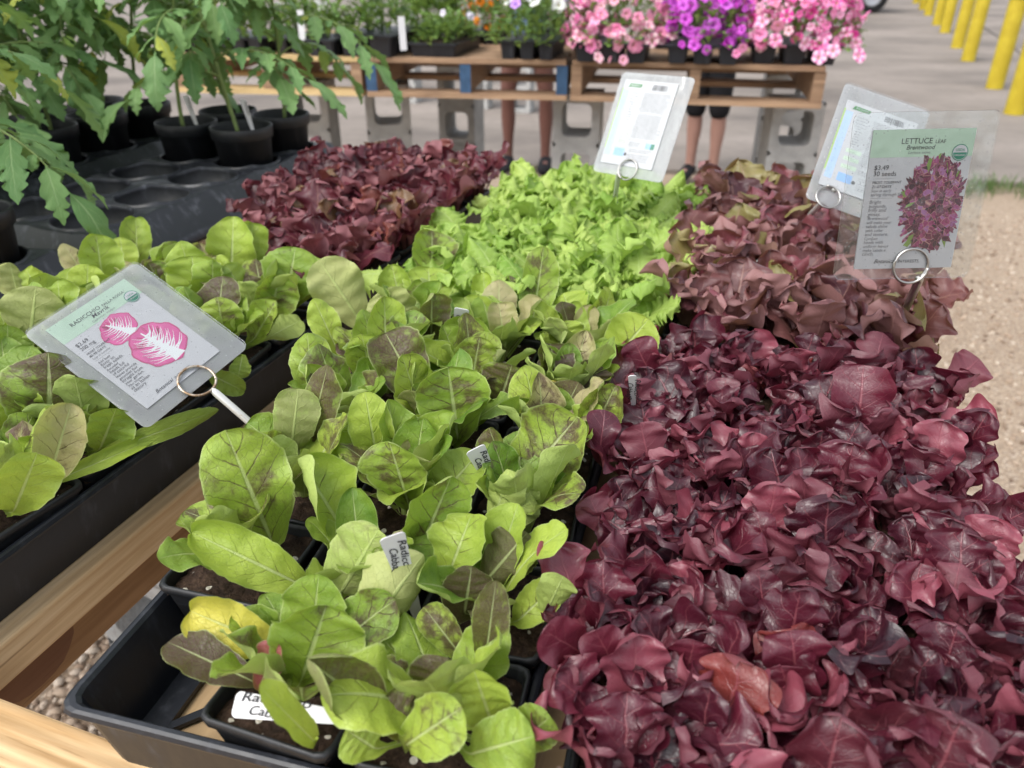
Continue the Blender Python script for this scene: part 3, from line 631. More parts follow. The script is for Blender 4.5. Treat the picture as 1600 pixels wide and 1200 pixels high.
assign('B',HB,((0,0),)); assign('A',HA); assign('G',HG)
def hero_leaves(m,c0,r,key,kind):
    for b,h in HERO.get(key,()):
        bx,by,tx,ty,wpx,sh,pg,spc,back,lean=h
        if isinstance(lean,str): tip=W(tx,ty,float(lean[1:]))
        else:
            tip=Wfwd(tx,ty,b[1]+lean)
            if tip[2]>.185: tip=W(tx,ty,.185)
            if tip[2]<.07: tip=W(tx,ty,.07)
        zc=b[1]*CT+(CAMZ-b[2])*ST; wd=wpx*zc/FPX
        mid=(b+tip)/2; tc=np.array([0,0,CAMZ])-mid; tc/=np.linalg.norm(tc)
        hint=tc*(-1 if back else 1)
        bb=b.copy(); bb[:2]=b[:2]*.8+c0[:2]*.2
        P=smooth_path(c0+[r.normal(0,.006),r.normal(0,.006),0],bb,tip,34,.22,bow=tc*np.linalg.norm(tip-b)*r.uniform(.1,.75))
        col=(np.clip(sh+r.normal(0,.06),0,1),pg+(.12 if kind=='rad' else 0),spc)
        if kind=='rad': leaf(m,P,hint,wd*1.1,col,r,nT=13,pet=.18,a=r.uniform(.62,.95),b=r.uniform(.38,.56),petw=.17,cup=r.uniform(.05,.55),roll=r.normal(0,.55),ruf=r.uniform(.12,.26),rf=r.uniform(1.1,2.0),puck=.034,teeth=.02,twist=r.normal(0,.4))
        else: leaf(m,P,hint,wd*.92,col,r,nT=15,pet=.2,soft=2,a=.75,b=-3.5,cup=r.uniform(-.1,.4),ruf=.3,rf=1.7,frill=.06,ff=5,lobe=.16,lf=2.4,teeth=.008,sweep=.12,puck=.03,twist=r.normal(0,.3))
def f_radicchio(m,c0,r,key):
    hero_leaves(m,c0,r,key,'rad'); nh=len(HERO.get(key,()))
    n=max(12,15-nh) if not (key[0]=='B' and key[2]<2) else 6; a0=r.uniform(0,6.28)
    for i in range(n):
        q=i/n; L=.060+.036*r.random(); az=a0+i*2.4
        P,hn=arc(c0+np.array([math.cos(az),math.sin(az),0])*.007,az,L,R_(r.uniform(64,88)),R_(r.uniform(15,75)),26)
        leaf(m,P,hn,L*r.uniform(.42,.58),(r.random(),np.clip(r.normal(.38,.38),0,1.3),r.choice([.3]*7+[.85])),r,nT=11,pet=.2,a=r.uniform(.55,.9),b=r.uniform(.4,.75),petw=.17,cup=r.uniform(.1,.55),roll=r.normal(0,.5),ruf=.2,rf=1.6,teeth=.02,puck=.03,twist=r.normal(0,.4))
def rosette(m,c0,r,n,L0,L1,e0,e1,wr,specf,nS,kw,az0=None,sp=.006,side=1.0,pw=1.25):
    a0=r.uniform(0,6.28)
    for i in range(n):
        q=(i+.5)/n; az=a0+i*2.4+r.normal(0,.2); L=(L0+(L1-L0)*q)*r.uniform(.85,1.15)
        P,hn=arc(c0+np.array([math.cos(az),math.sin(az),0])*sp,az,L,R_(e0[0]+(e0[1]-e0[0])*q),R_(r.uniform(*e1)),nS,pw,r.normal(0,side))
        k={x:(y(r) if callable(y) else y) for x,y in kw.items()}
        leaf(m,P,hn,L*r.uniform(*wr),specf(r,q),r,**k)
U=lambda a,b: (lambda r: r.uniform(a,b))
G_=lambda s: (lambda r: r.normal(0,s))
KR=dict(soft=2,nT=15,pet=.16,a=.85,b=-3.5,petw=.16,cup=U(-.1,.55),roll=G_(.35),ruf=U(.22,.42),rf=U(1.3,2.4),frill=.17,ff=6,lobe=U(.18,.42),lf=U(2.4,3.8),teeth=.006,sweep=.0,tipr=.17,tipj=.09,puck=.03,twist=G_(.3))
def cluster(c0,r,n,rad):
    a=r.uniform(0,6.28); return [c0+np.array([math.cos(a+k*6.28/n),math.sin(a+k*6.28/n),0])*rad*r.uniform(.7,1.25)+[r.normal(0,.005),r.normal(0,.005),-.004] for k in range(n)]
def f_red(m,c0,r,key):
    hero_leaves(m,c0,r,key,'red')
    cf=lambda r,q:(np.clip(r.normal(.30+.25*q,.25),0,1),r.random(),r.random()*.968)
    for c in cluster(c0,r,3,.029):
        rosette(m,c,r,11,.046,.076,(88,60),(0,85),(.46,.68),cf,44,dict(KR,pet=.26))
        rosette(m,c,r,4,.034,.05,(88,75),(30,95),(.6,.8),lambda r,q:(r.random()*.35,r.random(),r.random()*.6),30,dict(KR,ruf=.5,frill=.2,rf=2.2))
KO=dict(soft=2,nT=13,pet=.2,a=1.0,b=-3.5,petw=.17,cup=U(-.2,.5),roll=G_(.4),ruf=U(.25,.45),rf=2.2,frill=.16,ff=6,lobe=U(.38,.6),lf=U(3,4.4),teeth=.008,sweep=.12,tipr=.22,tipj=.16,twist=G_(.4))
def f_oak(m,c0,r,key):
    for c in cluster(c0,r,3,.03): rosette(m,c,r,13,.058,.104,(90,64),(0,85),(.38,.54),lambda r,q:(np.clip(r.normal(.45,.3),0,1),r.random(),r.random()),38,KO)
KF=dict(soft=1,nT=17,pet=.1,a=.9,b=-5,petw=.24,cup=U(-.5,.1),roll=U(-.9,.2),ruf=.22,rf=2.0,frill=U(.2,.36),ff=U(8,12),lobe=U(.06,.18),lf=U(10,16),teeth=.03,sweep=.0,tipr=.24,tipj=.10,twist=G_(.35))
def f_frisee(m,c0,r,key):
    for c in cluster(c0,r,3,.03): rosette(m,c,r,13,.052,.100,(90,60),(-60,50),(.42,.58),lambda r,q:(np.clip(r.normal(.55,.25),0,1),r.random(),r.random()),84,KF,pw=1.6)
NF=84
KB=dict(soft=2,nT=17,pet=.12,a=.75,b=-4.5,petw=.18,cup=U(-.2,.5),roll=G_(.4),ruf=U(.22,.38),rf=U(1.6,2.6),frill=.2,ff=7,lobe=U(.08,.2),lf=3.4,teeth=.006,sweep=.0,tipr=.16,tipj=.05,puck=.03,twist=G_(.3))
def f_bronze(m,c0,r,key):
    for c in cluster(c0,r,2,.027): rosette(m,c,r,11,.060,.102,(90,62),(-5,80),(.54,.74),lambda r,q:(np.clip(r.normal(.5,.28),0,1),r.random(),r.random()),40,KB)
def row(key,name,words,where,cat,group,fol,mat,skip=()):
    for rw in range(6):
        for c in range(3):
            if (c,rw) in skip: continue
            mk_plant(key,c,rw,name,f'{words}, {COLN[c]} column, {ORD[rw]} row from the front of {where}',cat,group,fol,mat)
row('B','radicchio_seedling','green radicchio seedling','the middle tray','radicchio seedling','radicchio in the middle tray',f_radicchio,M['radicchio'],((0,0),))
row('A','radicchio_seedling','green radicchio seedling','the left tray','radicchio seedling','radicchio in the left tray',f_radicchio,M['radicchio'])
row('G','lettuce_seedling','dark burgundy lettuce','the near right tray','lettuce','burgundy lettuce in the near right tray',f_red,M['red'])
row('D','lettuce_seedling','red oak lettuce','the back left tray','lettuce','red oak lettuce in the back left tray',f_oak,M['oak'],((0,0),(0,1),(1,0)))
row('E','lettuce_seedling','frilly lime lettuce','the back centre tray','lettuce','frilly green lettuce in the back centre tray',f_frisee,M['frisee'])
row('F','lettuce_seedling','bronze lettuce','the back right tray','lettuce','bronze lettuce in the back right tray',f_bronze,M['bronze'])

#@@PART2@@
# ------------------------------------------------------------------ printed cards on stakes
def txt_mesh(s, shear=0., bold=0.):
    cu=bpy.data.curves.new('t','FONT'); cu.body=s; cu.size=1; cu.shear=shear; cu.offset=bold; cu.resolution_u=3; cu.fill_mode='FRONT'
    o=bpy.data.objects.new('t',cu); C.objects.link(o); dg=bpy.context.evaluated_depsgraph_get(); me=o.evaluated_get(dg).to_mesh()
    V=np.array([v.co[:] for v in me.vertices]).reshape(-1,3); F=[tuple(p.vertices) for p in me.polygons]
    bpy.data.objects.remove(o); bpy.data.curves.remove(cu); return V,F
class Print:
    """flat print on a sheet: x 0..1 across, y 0..1 down a w x h rectangle"""
    def __init__(s,w,h): s.w,s.h=w,h; s.mb={}
    def g(s,k): return s.mb.setdefault(k,MB())
    def P(s,x,y,z): return ((x-.5)*s.w,(.5-y)*s.h,z)
    def rect(s,k,x0,y0,x1,y1,z=.0009): s.g(k).add([s.P(x0,y1,z),s.P(x1,y1,z),s.P(x1,y0,z),s.P(x0,y0,z)],[(0,1,2,3)])
    def poly(s,k,pts,z): s.g(k).add([s.P(x,y,z) for x,y in pts],[tuple(reversed(range(len(pts))))])
    def disc(s,k,x,y,r,z,a0=0,a1=360,n=28): 
        a=np.radians(np.linspace(a0,a1,n)); s.g(k).add([((x-.5)*s.w+r*math.cos(t),(.5-y)*s.h+r*math.sin(t),z) for t in a],[tuple(range(n))])
    def text(s,k,t,x0,y,x1,shear=0.,bold=0.,z=.00125,maxh=None):
        V,F=txt_mesh(t,shear,bold); mn,mx=V.min(0),V.max(0); sc=(x1-x0)*s.w/(mx[0]-mn[0]); sy=sc
        if maxh: sy=min(sy,maxh*s.h/.72)
        V=np.stack([(V[:,0]-mn[0])*sc+(x0-.5)*s.w, V[:,1]*sy+(.5-y)*s.h, np.full(len(V),z)],1); s.g(k).add(V,F)
def frame_M(X,Y,T):
    X=Vector(X).normalized(); Z=X.cross(Vector(Y)).normalized(); Y=Z.cross(X); m=Matrix((X,Y,Z)).transposed().to_4x4(); m.translation=Vector(T); return m
def rrect(w,h,rd,z,n=5):
    P=[]
    for (sx,sy,a0) in ((1,-1,-90),(1,1,0),(-1,1,90),(-1,-1,180)):
        for q in range(n): a=R_(a0+90*q/(n-1)); P.append((sx*(w/2-rd)+rd*math.cos(a),sy*(h/2-rd)+rd*math.sin(a),z))
    return np.array(P)
PW,PH=.083,.114
def art_mats():
    def art(name,stops,line,sc):
        n=N(name); o=n.obj(); v=n.vmul(o,(sc,sc,sc)); d=n.vor(v,1.0,'DISTANCE_TO_EDGE'); c=n.vor(v,1.0,out='Color'); s_=n.node('ShaderNodeSeparateColor'); n.put(s_.inputs[0],c)
        ns=n.noise(n.vmul(o,(sc*2,sc*2,sc)),1.6,4); col=n.ramp(n.ma('ADD',n.ma('MULTIPLY',s_.outputs[0],.55),n.ma('MULTIPLY',ns,.5)),stops)
        col=n.mix(n.sm(d,.05,.0),col,line); return n.end(n.bsdf(col,.5,.3))
    M['art_leaf']=art('printed_lettuce_leaves',[(.2,(.03,.008,.02)),(.4,(.16,.014,.05)),(.58,(.33,.05,.15)),(.75,(.38,.16,.36)),(.92,(.22,.03,.03))],(.50,.25,.22),190)
    M['art_dark']=art('printed_lettuce_shade',[(.2,(.015,.006,.01)),(.5,(.10,.01,.03)),(.75,(.24,.07,.14)),(.95,(.10,.10,.02))],(.3,.1,.1),260)
    M['art_green']=plain('printed_green_leaf',(.20,.30,.06),.5,.3,.3,90)
    M['art_pink']=plain('printed_radicchio_pink',(.70,.10,.33),.5,.3,.35,70); M['art_deep']=plain('printed_radicchio_deep_pink',(.55,.05,.20),.5,.3,.3,90); M['art_white']=plain('printed_radicchio_rib',(.84,.86,.87),.5,.3,.02)
art_mats()
def seal(p,x,y,r):
    p.disc('pgreen',x,y,r,.0013); p.disc('paper',x,y,r*.9,.00135); p.disc('pgreen',x,y,r*.84,.0014,180,360)
    p.text('pgreen','USDA',x-r*.55/p.w,y-.004/p.h*.2-.003,x+r*.55/p.w,0,.01,.0015); p.text('paper','ORGANIC',x-r*.66/p.w,y+.024,x+r*.66/p.w,0,.012,.0015)
def front_print(kind):
    p=Print(PW,PH); p.rect('mint',0,0,1,.19)
    if kind=='lettuce':
        p.text('ink','LETTUCE',.29,.098,.59); p.text('ink','LEAF',.62,.098,.72); p.text('ink','Brentwood',.345,.138,.625,.25,.005); p.text('grey_ink','Lactuca sativa',.37,.168,.585,.2)
        seal(p,.875,.165,.0066); price='$3.49'; amt='30 seeds'; days='21-57 DAYS'; sow=('Sow in early','spring through fall')
        para=('Bright','burgundy,','frilly and','glossy,',"'Brentwood'",'will make your','salads shine','with color','and texture.','Compact','heads with','uniform leaves','make salads a','cinch.')
    else:
        p.text('ink','RADICCHIO',.20,.105,.56); p.text('ink','PALLA ROSSA',.59,.105,.87); p.text('ink','Mavrik',.42,.145,.63,.25,.005); p.text('grey_ink','Cichorium intybus',.38,.175,.66,.2)
        seal(p,.885,.17,.0066); price='$2.69'; amt='200 mg'; days='80-95 DAYS'; sow=('Sow in summer',)
        para=('Add bold','flavor to','fresh salads.','Rounded','heads full','of colorful','leaves provide','gourmet flair','straight from','your garden.','Also known','as an Italian','chicory.')
    ci=.0195   # x extent per letter
    p.text('ink',price,.06,.275,.20); p.text('ink',amt,.06,.318,.06+.028*len(amt)); p.rect('grey_ink',.06,.337,.27,.3385)
    p.text('ink','FROST TOLERANT',.06,.372,.35,.2,.006); p.text('ink',days,.06,.402,.255,.2,.006); y=.432
    for q in sow: p.text('grey_ink',q,.06,y,.06+.0168*len(q),.2); y+=.028
    p.rect('grey_ink',.06,y-.012,.28,y-.0105); y+=.026
    for q in para: p.text('ink' if kind!='lettuce' else 'grey_ink',q,.06,y,.06+ci*len(q)*(.92 if 'l' in q else 1),.15); y+=.0295
    p.text('ink','Botanical',.19,.957,.42,.45); p.text('ink','INTERESTS.',.44,.957,.66)
    r=rng(77 if kind=='lettuce' else 78)
    if kind=='lettuce':
        z=.00092
        for i in range(330):
            a=r.uniform(0,6.28); q=math.sqrt(r.random()); cx=.685+.275*q*math.cos(a); cy=.535+.325*q*math.sin(a)
            L=r.uniform(.05,.10)*(1-.25*q); wd=L*r.uniform(.4,.75); th=math.atan2(cy-.55,(cx-.66)*PW/PH)+r.normal(0,.5); pts=[]
            for t in np.linspace(0,2*math.pi,15,endpoint=False):
                e=1+.16*math.sin(5*t+i)+.10*r.normal(); x=L*math.cos(t)*e; yv=wd*.5*math.sin(t)*e; px_=cx+(x*math.cos(th)-yv*math.sin(th))*PH/PW*.95; py_=cy+x*math.sin(th)+yv*math.cos(th); pts.append((min(max(px_,.33),.995),py_))
            p.poly('art_green' if (q>.82 and r.random()<.16) else ('art_dark' if r.random()<.42 else 'art_leaf'),pts[::-1] if False else pts,z+i*.0000009)
    else:
        def head(cx,cy,rx,ry,th,z,rt,n):
            def T(x,y): return (cx+(x*math.cos(th)-y*math.sin(th))*PH/PW, cy+x*math.sin(th)+y*math.cos(th))
            A=np.linspace(0,2*math.pi,44,endpoint=False); wob=1+.035*np.sin(7*A+rt)+.02*np.sin(13*A)
            p.poly('art_deep',[T(rx*w_*1.02*math.cos(a),ry*w_*1.02*math.sin(a)) for a,w_ in zip(A,wob)],z); p.poly('art_pink',[T(rx*w_*.96*math.cos(a),ry*w_*.96*math.sin(a)) for a,w_ in zip(A,wob)],z+.00002)
            for i in range(10):      # darker folds
                a=r.uniform(-2.7,-.4); rr=r.uniform(.45,.8); pts=[]
                for t in np.linspace(0,2*math.pi,10,endpoint=False): pts.append(T(rx*(rr*math.cos(a)+.2*math.cos(t)*math.cos(a)-.06*math.sin(t)*math.sin(a)),ry*(rr*math.sin(a)+.2*math.cos(t)*math.sin(a)+.06*math.sin(t)*math.cos(a))))
                p.poly('art_deep',pts,z+.00003)
            # white rib: a tapering trunk with branching veins
            p.poly('art_white',[T(-rx*.26,ry*.95),T(-rx*.12,ry*.3),T(-rx*.02,-ry*.78),T(rx*.02,-ry*.78),T(rx*.13,ry*.3),T(rx*.30,ry*.95)],z+.00005)
            for i in range(n):
                sd=1 if i%2 else -1; t=i/n; y0=ry*(.75-1.3*t); ex=sd*rx*(.93-.45*t)*r.uniform(.85,1.02); ey=y0-ry*(.28+.25*r.random())
                q=(ex/rx)**2+(ey/ry)**2
                if q>.88: ex*=math.sqrt(.88/q); ey*=math.sqrt(.88/q)
                N_=8; c0=np.array([0,y0]); c2=np.array([ex,ey]); c1=np.array([ex*.5,y0-.02*ry]); Lp=[];Rp=[]
                for k_ in range(N_+1):
                    u=k_/N_; c=(1-u)**2*c0+2*u*(1-u)*c1+u*u*c2+[0,.02*ry*math.sin(u*9+i)]; wd=(.042*(1-u)**1.2+.007)*ry; Lp.append(T(c[0],c[1]-wd)); Rp.append(T(c[0],c[1]+wd))
                for k_ in range(N_):
                    quad=[Lp[k_],Lp[k_+1],Rp[k_+1],Rp[k_]]
                    p.poly('art_white',quad if sd<0 else quad[::-1],z+.00006+.000004*i)
        head(.50,.335,.155,.125,-.5,.00092,1,18); head(.635,.635,.205,.205,-.15,.00108,3,30)
    return p
def back_print():
    p=Print(PW,PH); r=rng(90)
    p.poly('logo_green',[(.10,.085),(.13,.04),(.36,.045),(.34,.085)],.0009); p.text('paper','Botanical',.145,.072,.325,.3,0,.0010)
    x=.56
    while x<.83: wd=r.uniform(.005,.016); p.rect('ink',x,.04,x+wd,.105); x+=wd+r.uniform(.005,.013)
    p.rect('pblue',.03,.12,.13,.90); p.rect('lime',0,.10,.018,.82); p.rect('bluebox',.20,.80,.40,.895)
    for i in range(3): p.rect('palegreen',.20,.52+.09*i,.41,.565+.09*i)
    def lines(x0,x1,y0,y1,st,k='grey_ink'):
        y=y0
        while y<y1:
            xx=x0; xe=x1-r.uniform(0,.06)
            while xx<xe-.02: wd=r.uniform(.015,.05); p.rect(k,xx,y,min(xx+wd,xe),y+.0055); xx+=wd+.010
            y+=st
    lines(.44,.94,.145,.36,.02); lines(.44,.94,.395,.66,.02); lines(.20,.40,.15,.26,.035); lines(.23,.36,.28,.48,.03); lines(.22,.39,.53,.56,.02); lines(.22,.39,.62,.65,.02); lines(.22,.39,.71,.74,.02); lines(.44,.70,.72,.77,.018)
    lines(.48,.92,.80,.84,.02); lines(.48,.92,.86,.93,.022); p.rect('bluebox',.76,.71,.85,.775); p.rect('pgreen',.85,.71,.92,.775); p.disc('ink',.43,.865,.0022,.0009)
    lines(.05,.10,.2,.85,.018,'bluebox')
    return p
PRN={'ink':'dark_lettering','grey_ink':'fine_lettering','mint':'header_band','pgreen':'seal_print','paper':'white_print','logo_green':'logo_print','pblue':'side_band','lime':'edge_stripe','bluebox':'blue_print','palegreen':'green_boxes',
     'art_leaf':'lettuce_picture','art_dark':'lettuce_picture_shade','art_green':'lettuce_picture_green','art_pink':'radicchio_picture','art_deep':'radicchio_picture_shade','art_white':'radicchio_picture_rib'}
def card(label,pr,X,Y,T,pmat,pw=.114,ph=.134,off=(0,0),slabel=None,ring=None,ringr=.0145,base=None,rmat='steel',rodr=.0032,rodmat='stake'):
    m=frame_M(X,Y,T); t=thing('seed_packet_card',label,'card',(0,0,0),0,'laminated seed packet cards'); t.matrix_world=m
    b=MB(); b.loops([rrect(PW,PH,.001,-.0007),rrect(PW,PH,.001,.0007)],True,True,True); pk=b.build('packet',M['paper'],t)
    for k,q in pr.mb.items(): q.build(PRN[k],M[k],pk)
    b=MB(); o=np.array([off[0],off[1],0]); b.loops([rrect(pw-.001,ph-.001,.006,-.0016)+o,rrect(pw,ph,.006,-.0013)+o,rrect(pw,ph,.006,-.0010)+o],True,True,True)
    b.build('pouch_back',M[pmat],t); b=MB(); b.loops([rrect(pw,ph,.006,.0014)+o,rrect(pw+.0004,ph+.0004,.006,.0019)+o,rrect(pw-.001,ph-.001,.006,.0024)+o],True,True,True); b.build('pouch_front',M['pouch'],t)
    # stake: a ring that clips the card, on a tube pushed into the soil
    inv=m.inverted(); d=ray(*ring); o0=inv@Vector((0,0,CAMZ)); dl=inv.to_3x3()@Vector(d); k=(.0035-o0.z)/dl.z; rc=m@(o0+dl*k)
    st=thing('card_stake',slabel,'stake',base,0,'metal card stakes')
    Xv=m.to_3x3()@Vector((1,0,0)); Yv=m.to_3x3()@Vector((0,1,0)); bs=Vector(base); dn=(bs-rc); Zv=m.to_3x3()@Vector((0,0,1)); dn-=Zv*dn.dot(Zv)*.0; dp=(dn-Zv*dn.dot(Zv)).normalized(); sd=Zv.cross(dp)
    P=[]
    for a in np.linspace(.06,2*math.pi*1.12,44): 
        v=rc+(dp*math.cos(a)+sd*math.sin(a))*ringr+Zv*(.0022*(a/6.28)-.001); P.append(tuple(v-bs))
    b=MB(); b.tube(P,.00115,8); b.build('ring',M[rmat],st,True)
    s0=rc+dp*ringr; dirv=(bs-s0).normalized(); b=MB(); b.tube([tuple(s0-bs-dirv*.001),tuple(s0-bs+dirv*.004),tuple((s0-bs)*.5),tuple(dirv*.03)],[.0022,rodr,rodr,rodr],14); b.build('rod',M[rodmat],st,True)
fl=front_print('lettuce'); fr=front_print('radicchio'); bp=back_print()
card('laminated radicchio packet card with two pink heads, leaning over the left tray',fr,[.5139,.8243,.2376],[-.8065,.3699,.4612],[-.3312,.6216,.1541],'pouch_milky',.118,.137,(.004,-.002),'white stake with rusty ring holding the radicchio card',(308,595),.0155,tuple(W(450,712,.055)),'rust',.0034)
card('clear laminated card with a burgundy lettuce picture at the right',fl,[.9998,.004,.0213],[-.0217,.1319,.991],[.3338,.6461,.2724],'pouch',.116,.136,(.0,.0025),'steel ring stake holding the burgundy lettuce card',(1423,415.5),.0147,tuple(W(1401,515,.062)),'steel',.0036,'steel')
card('hazy laminated packet back upright among the frilly green lettuce',bp,[.7423,-.6696,.0273],[.2923,.3601,.8859],[.1688,1.0846,.2486],'pouch_milky',.112,.137,(.006,-.002),'white stake holding the card in the frilly green lettuce',(980.8,265),.0137,tuple(W(955,350,.07)),'steel',.0035)
bp2=back_print()
tl,tr_,bl_=Wfwd(1360,144.6,.955),Wfwd(1462,180,.935),Wfwd(1249,302,.87); X4=tr_-tl; Y4=tl-bl_
card('tilted hazy packet back behind the burgundy lettuce card',bp2,list(X4),list(Y4),list((tr_+bl_)/2),'pouch_milky',max(.1,float(np.linalg.norm(X4))),float(np.linalg.norm(Y4)),(0,0),'white stake holding the tilted card in the bronze lettuce',(1294,308),.0130,tuple(W(1243,360,.07)),'steel',.0034)

# ------------------------------------------------------------------ handwritten plant tags
def plant_tag(label,X,Y,T,lines,L=.10,Wd=.0150):
    m=frame_M(X,Y,T); t=thing('plant_tag',label,'plant tag',(0,0,0),0,'handwritten plant tags'); t.matrix_world=m
    b=MB(); lp=rrect(L,Wd,.003,0)+[L/2,0,0]; lp2=lp.copy(); far=lp[:,0]>L*.8; lp[far,1]*=.35; 
    b.loops([lp,lp+[0,0,.0006]],True,True,True); b.build('tag_blade',M['tagwhite'],t)
    p=Print(1,1); yy=.0040
    for q,(x0,x1) in lines:
        V,F=txt_mesh(q,.18,.012); mn,mx=V.min(0),V.max(0); r=rng(len(q)); sc=(x1-x0)/(mx[0]-mn[0]); V=np.stack([(V[:,0]-mn[0])*sc+x0,(V[:,1])*min(sc,.0066)+yy-.0022+.0006*np.sin(V[:,0]*2.1),np.full(len(V),.0011)],1); p.g('ink').add(V,F); yy-=.0064
    p.mb['ink'].build('lettering',M['ink'],t)
def tagpx(label,pa,za,pb,zb,lines,tilt=0.0,**k):
    a=W(*pa,za); b=W(*pb,zb); X=(b-a)/np.linalg.norm(b-a); tc=np.array([0,0,CAMZ])-a; tc/=np.linalg.norm(tc); Y=np.cross(tc,X); Y/=np.linalg.norm(Y); plant_tag(label,X,Y,a,lines,**k)
RC=[('Radicchio',(.006,.043)),('Cabbage',(.011,.038))]
tagpx('white tag handwritten radicchio cabbage lying across the nearest pot',(366,1100),.098,(508,1118),.100,[('Radicchio',(.004,.044)),('Cabbage',(.010,.038)),],L=.085,Wd=.0135)
tagpx('white handwritten tag standing among the middle radicchio leaves',(612,836),.166,(634,905),.122,RC)
tagpx('white handwritten tag low under the blotched leaves by the burgundy lettuce',(742,700),.140,(768,752),.098,RC,L=.09)
tagpx('small white tag half hidden at the back of the middle tray',(722,482),.142,(714,524),.10,RC,L=.09)
tagpx('white tag edge standing at the left side of the burgundy lettuce',(988,586),.150,(990,640),.10,RC,L=.08,Wd=.007)

# ------------------------------------------------------------------ tomato carriers, pots and plants
CP=.137
def carrier_mesh():
    m=MB(); n=32; global cups; cups=MB()
    for i in range(2):
        for j in range(5):
            cx,cy=CP*(i+.5),CP*(j+.5); a=np.linspace(0,2*math.pi,n,endpoint=False)+math.pi/4; c,s=np.cos(a),np.sin(a); q=np.maximum(abs(c),abs(s)); h=CP/2
            zt=.061+.004*np.clip((np.minimum(abs(c),abs(s))/q-.35)/.65,0,1)
            sq=np.stack([cx+h*c/q,cy+h*s/q,zt],1); f=lambda r_,z_: np.stack([cx+r_*c,cy+r_*s,z_*np.ones(n)],1)
            m.loops([sq,f(.0678,zt),f(.0668,zt+.003),f(.0652,zt+.0045),f(.0638,zt+.003),f(.0634,zt-.003)],True,False,False); cups.loops([f(.0633,zt-.0025),f(.0622,.030),f(.0585,.029),f(.0535,.006),f(.03,.004),f(.012,.0042)],True,False,True)
    Wc,Lc=2*CP,5*CP; P=[];z=[]
    for k in range(2*16): P.append((k/32*Wc,0))
    for k in range(5*16): P.append((Wc,k/80*Lc))
    for k in range(2*16): P.append((Wc-k/32*Wc,Lc))
    for k in range(5*16): P.append((0,Lc-k/80*Lc))
    P=np.array(P); d=[]
    for x,y in P:
        t=(x if y in (0,Lc) else y)/CP; fr=abs((t-math.floor(t))-.5)*2; d.append(.061+.004*np.clip((fr-.35)/.65,0,1))
    d=np.array(d); ctr=np.array([Wc/2,Lc/2])
    def outset(o): 
        Q=P.copy(); Q[:,0]=np.clip((Q[:,0]-ctr[0])*(Wc+2*o)/Wc+ctr[0],-o,Wc+o); Q[:,1]=(Q[:,1]-ctr[1])*(Lc+2*o)/Lc+ctr[1]; return Q
    L3=lambda Q,z_: np.stack([Q[:,0],Q[:,1],z_],1)
    m.loops([L3(P,d),L3(outset(.004),d-.002),L3(outset(.030),np.full(len(P),.016)),L3(outset(.042),np.full(len(P),.015)),L3(outset(.043),np.full(len(P),.002))])
    return m
cd=None
def carrier(u,v,label):
    global cd,cupd
    if cd is None: o=carrier_mesh().build('pot_carrier_tray',M['carrier'],None,True); cd=o.data; cupd=cups.build('cup',M['pot'],o,True).data  # blacker plastic inside the cups paints in their shade
    else: o=bpy.data.objects.new('pot_carrier_tray',cd); C.objects.link(o); put('cup',cupd,o)
    p=g2w(u,v); o.location=(p[0],p[1],.0006); o.rotation_euler=(0,0,-R_(TH)); tag(o,label,'carrier tray','black pot carrier trays')
CU,CV1,CV2=-1.285,.89,.155
carrier(CU,CV1,'black pot carrier with empty round cups beside the red oak lettuce')
carrier(CU,CV2-.025,'black pot carrier at the left edge, nearest the camera')
carrier(CU-.375,CV1,'black pot carrier deep among the tomato plants')
def potr():
    m=MB(); m.lathe([(.048,.006),(.0565,.105),(.0595,.106),(.061,.107),(.0625,.128),(.0615,.1295),(.0595,.1295),(.0585,.126),(.056,.10)],n=36,cap0=True); o=m.build('pot',M['pot'],None,True); d=o.data; bpy.data.objects.remove(o)
    m=MB(); r=rng(70); pr=[(.0568,.108)]+[(.0568*q,.1085+r.normal(0,.0012)) for q in (.8,.6,.4,.2,.03)]; m.lathe(pr[::-1][::-1],n=30,cap1=True); o=m.build('soil',M['soil'],None,True); d2=o.data; bpy.data.objects.remove(o); return d,d2
rp,rs=potr()
M['stem']=plain('tomato_stem_green',(.20,.27,.09),.55,.3,.3,60)
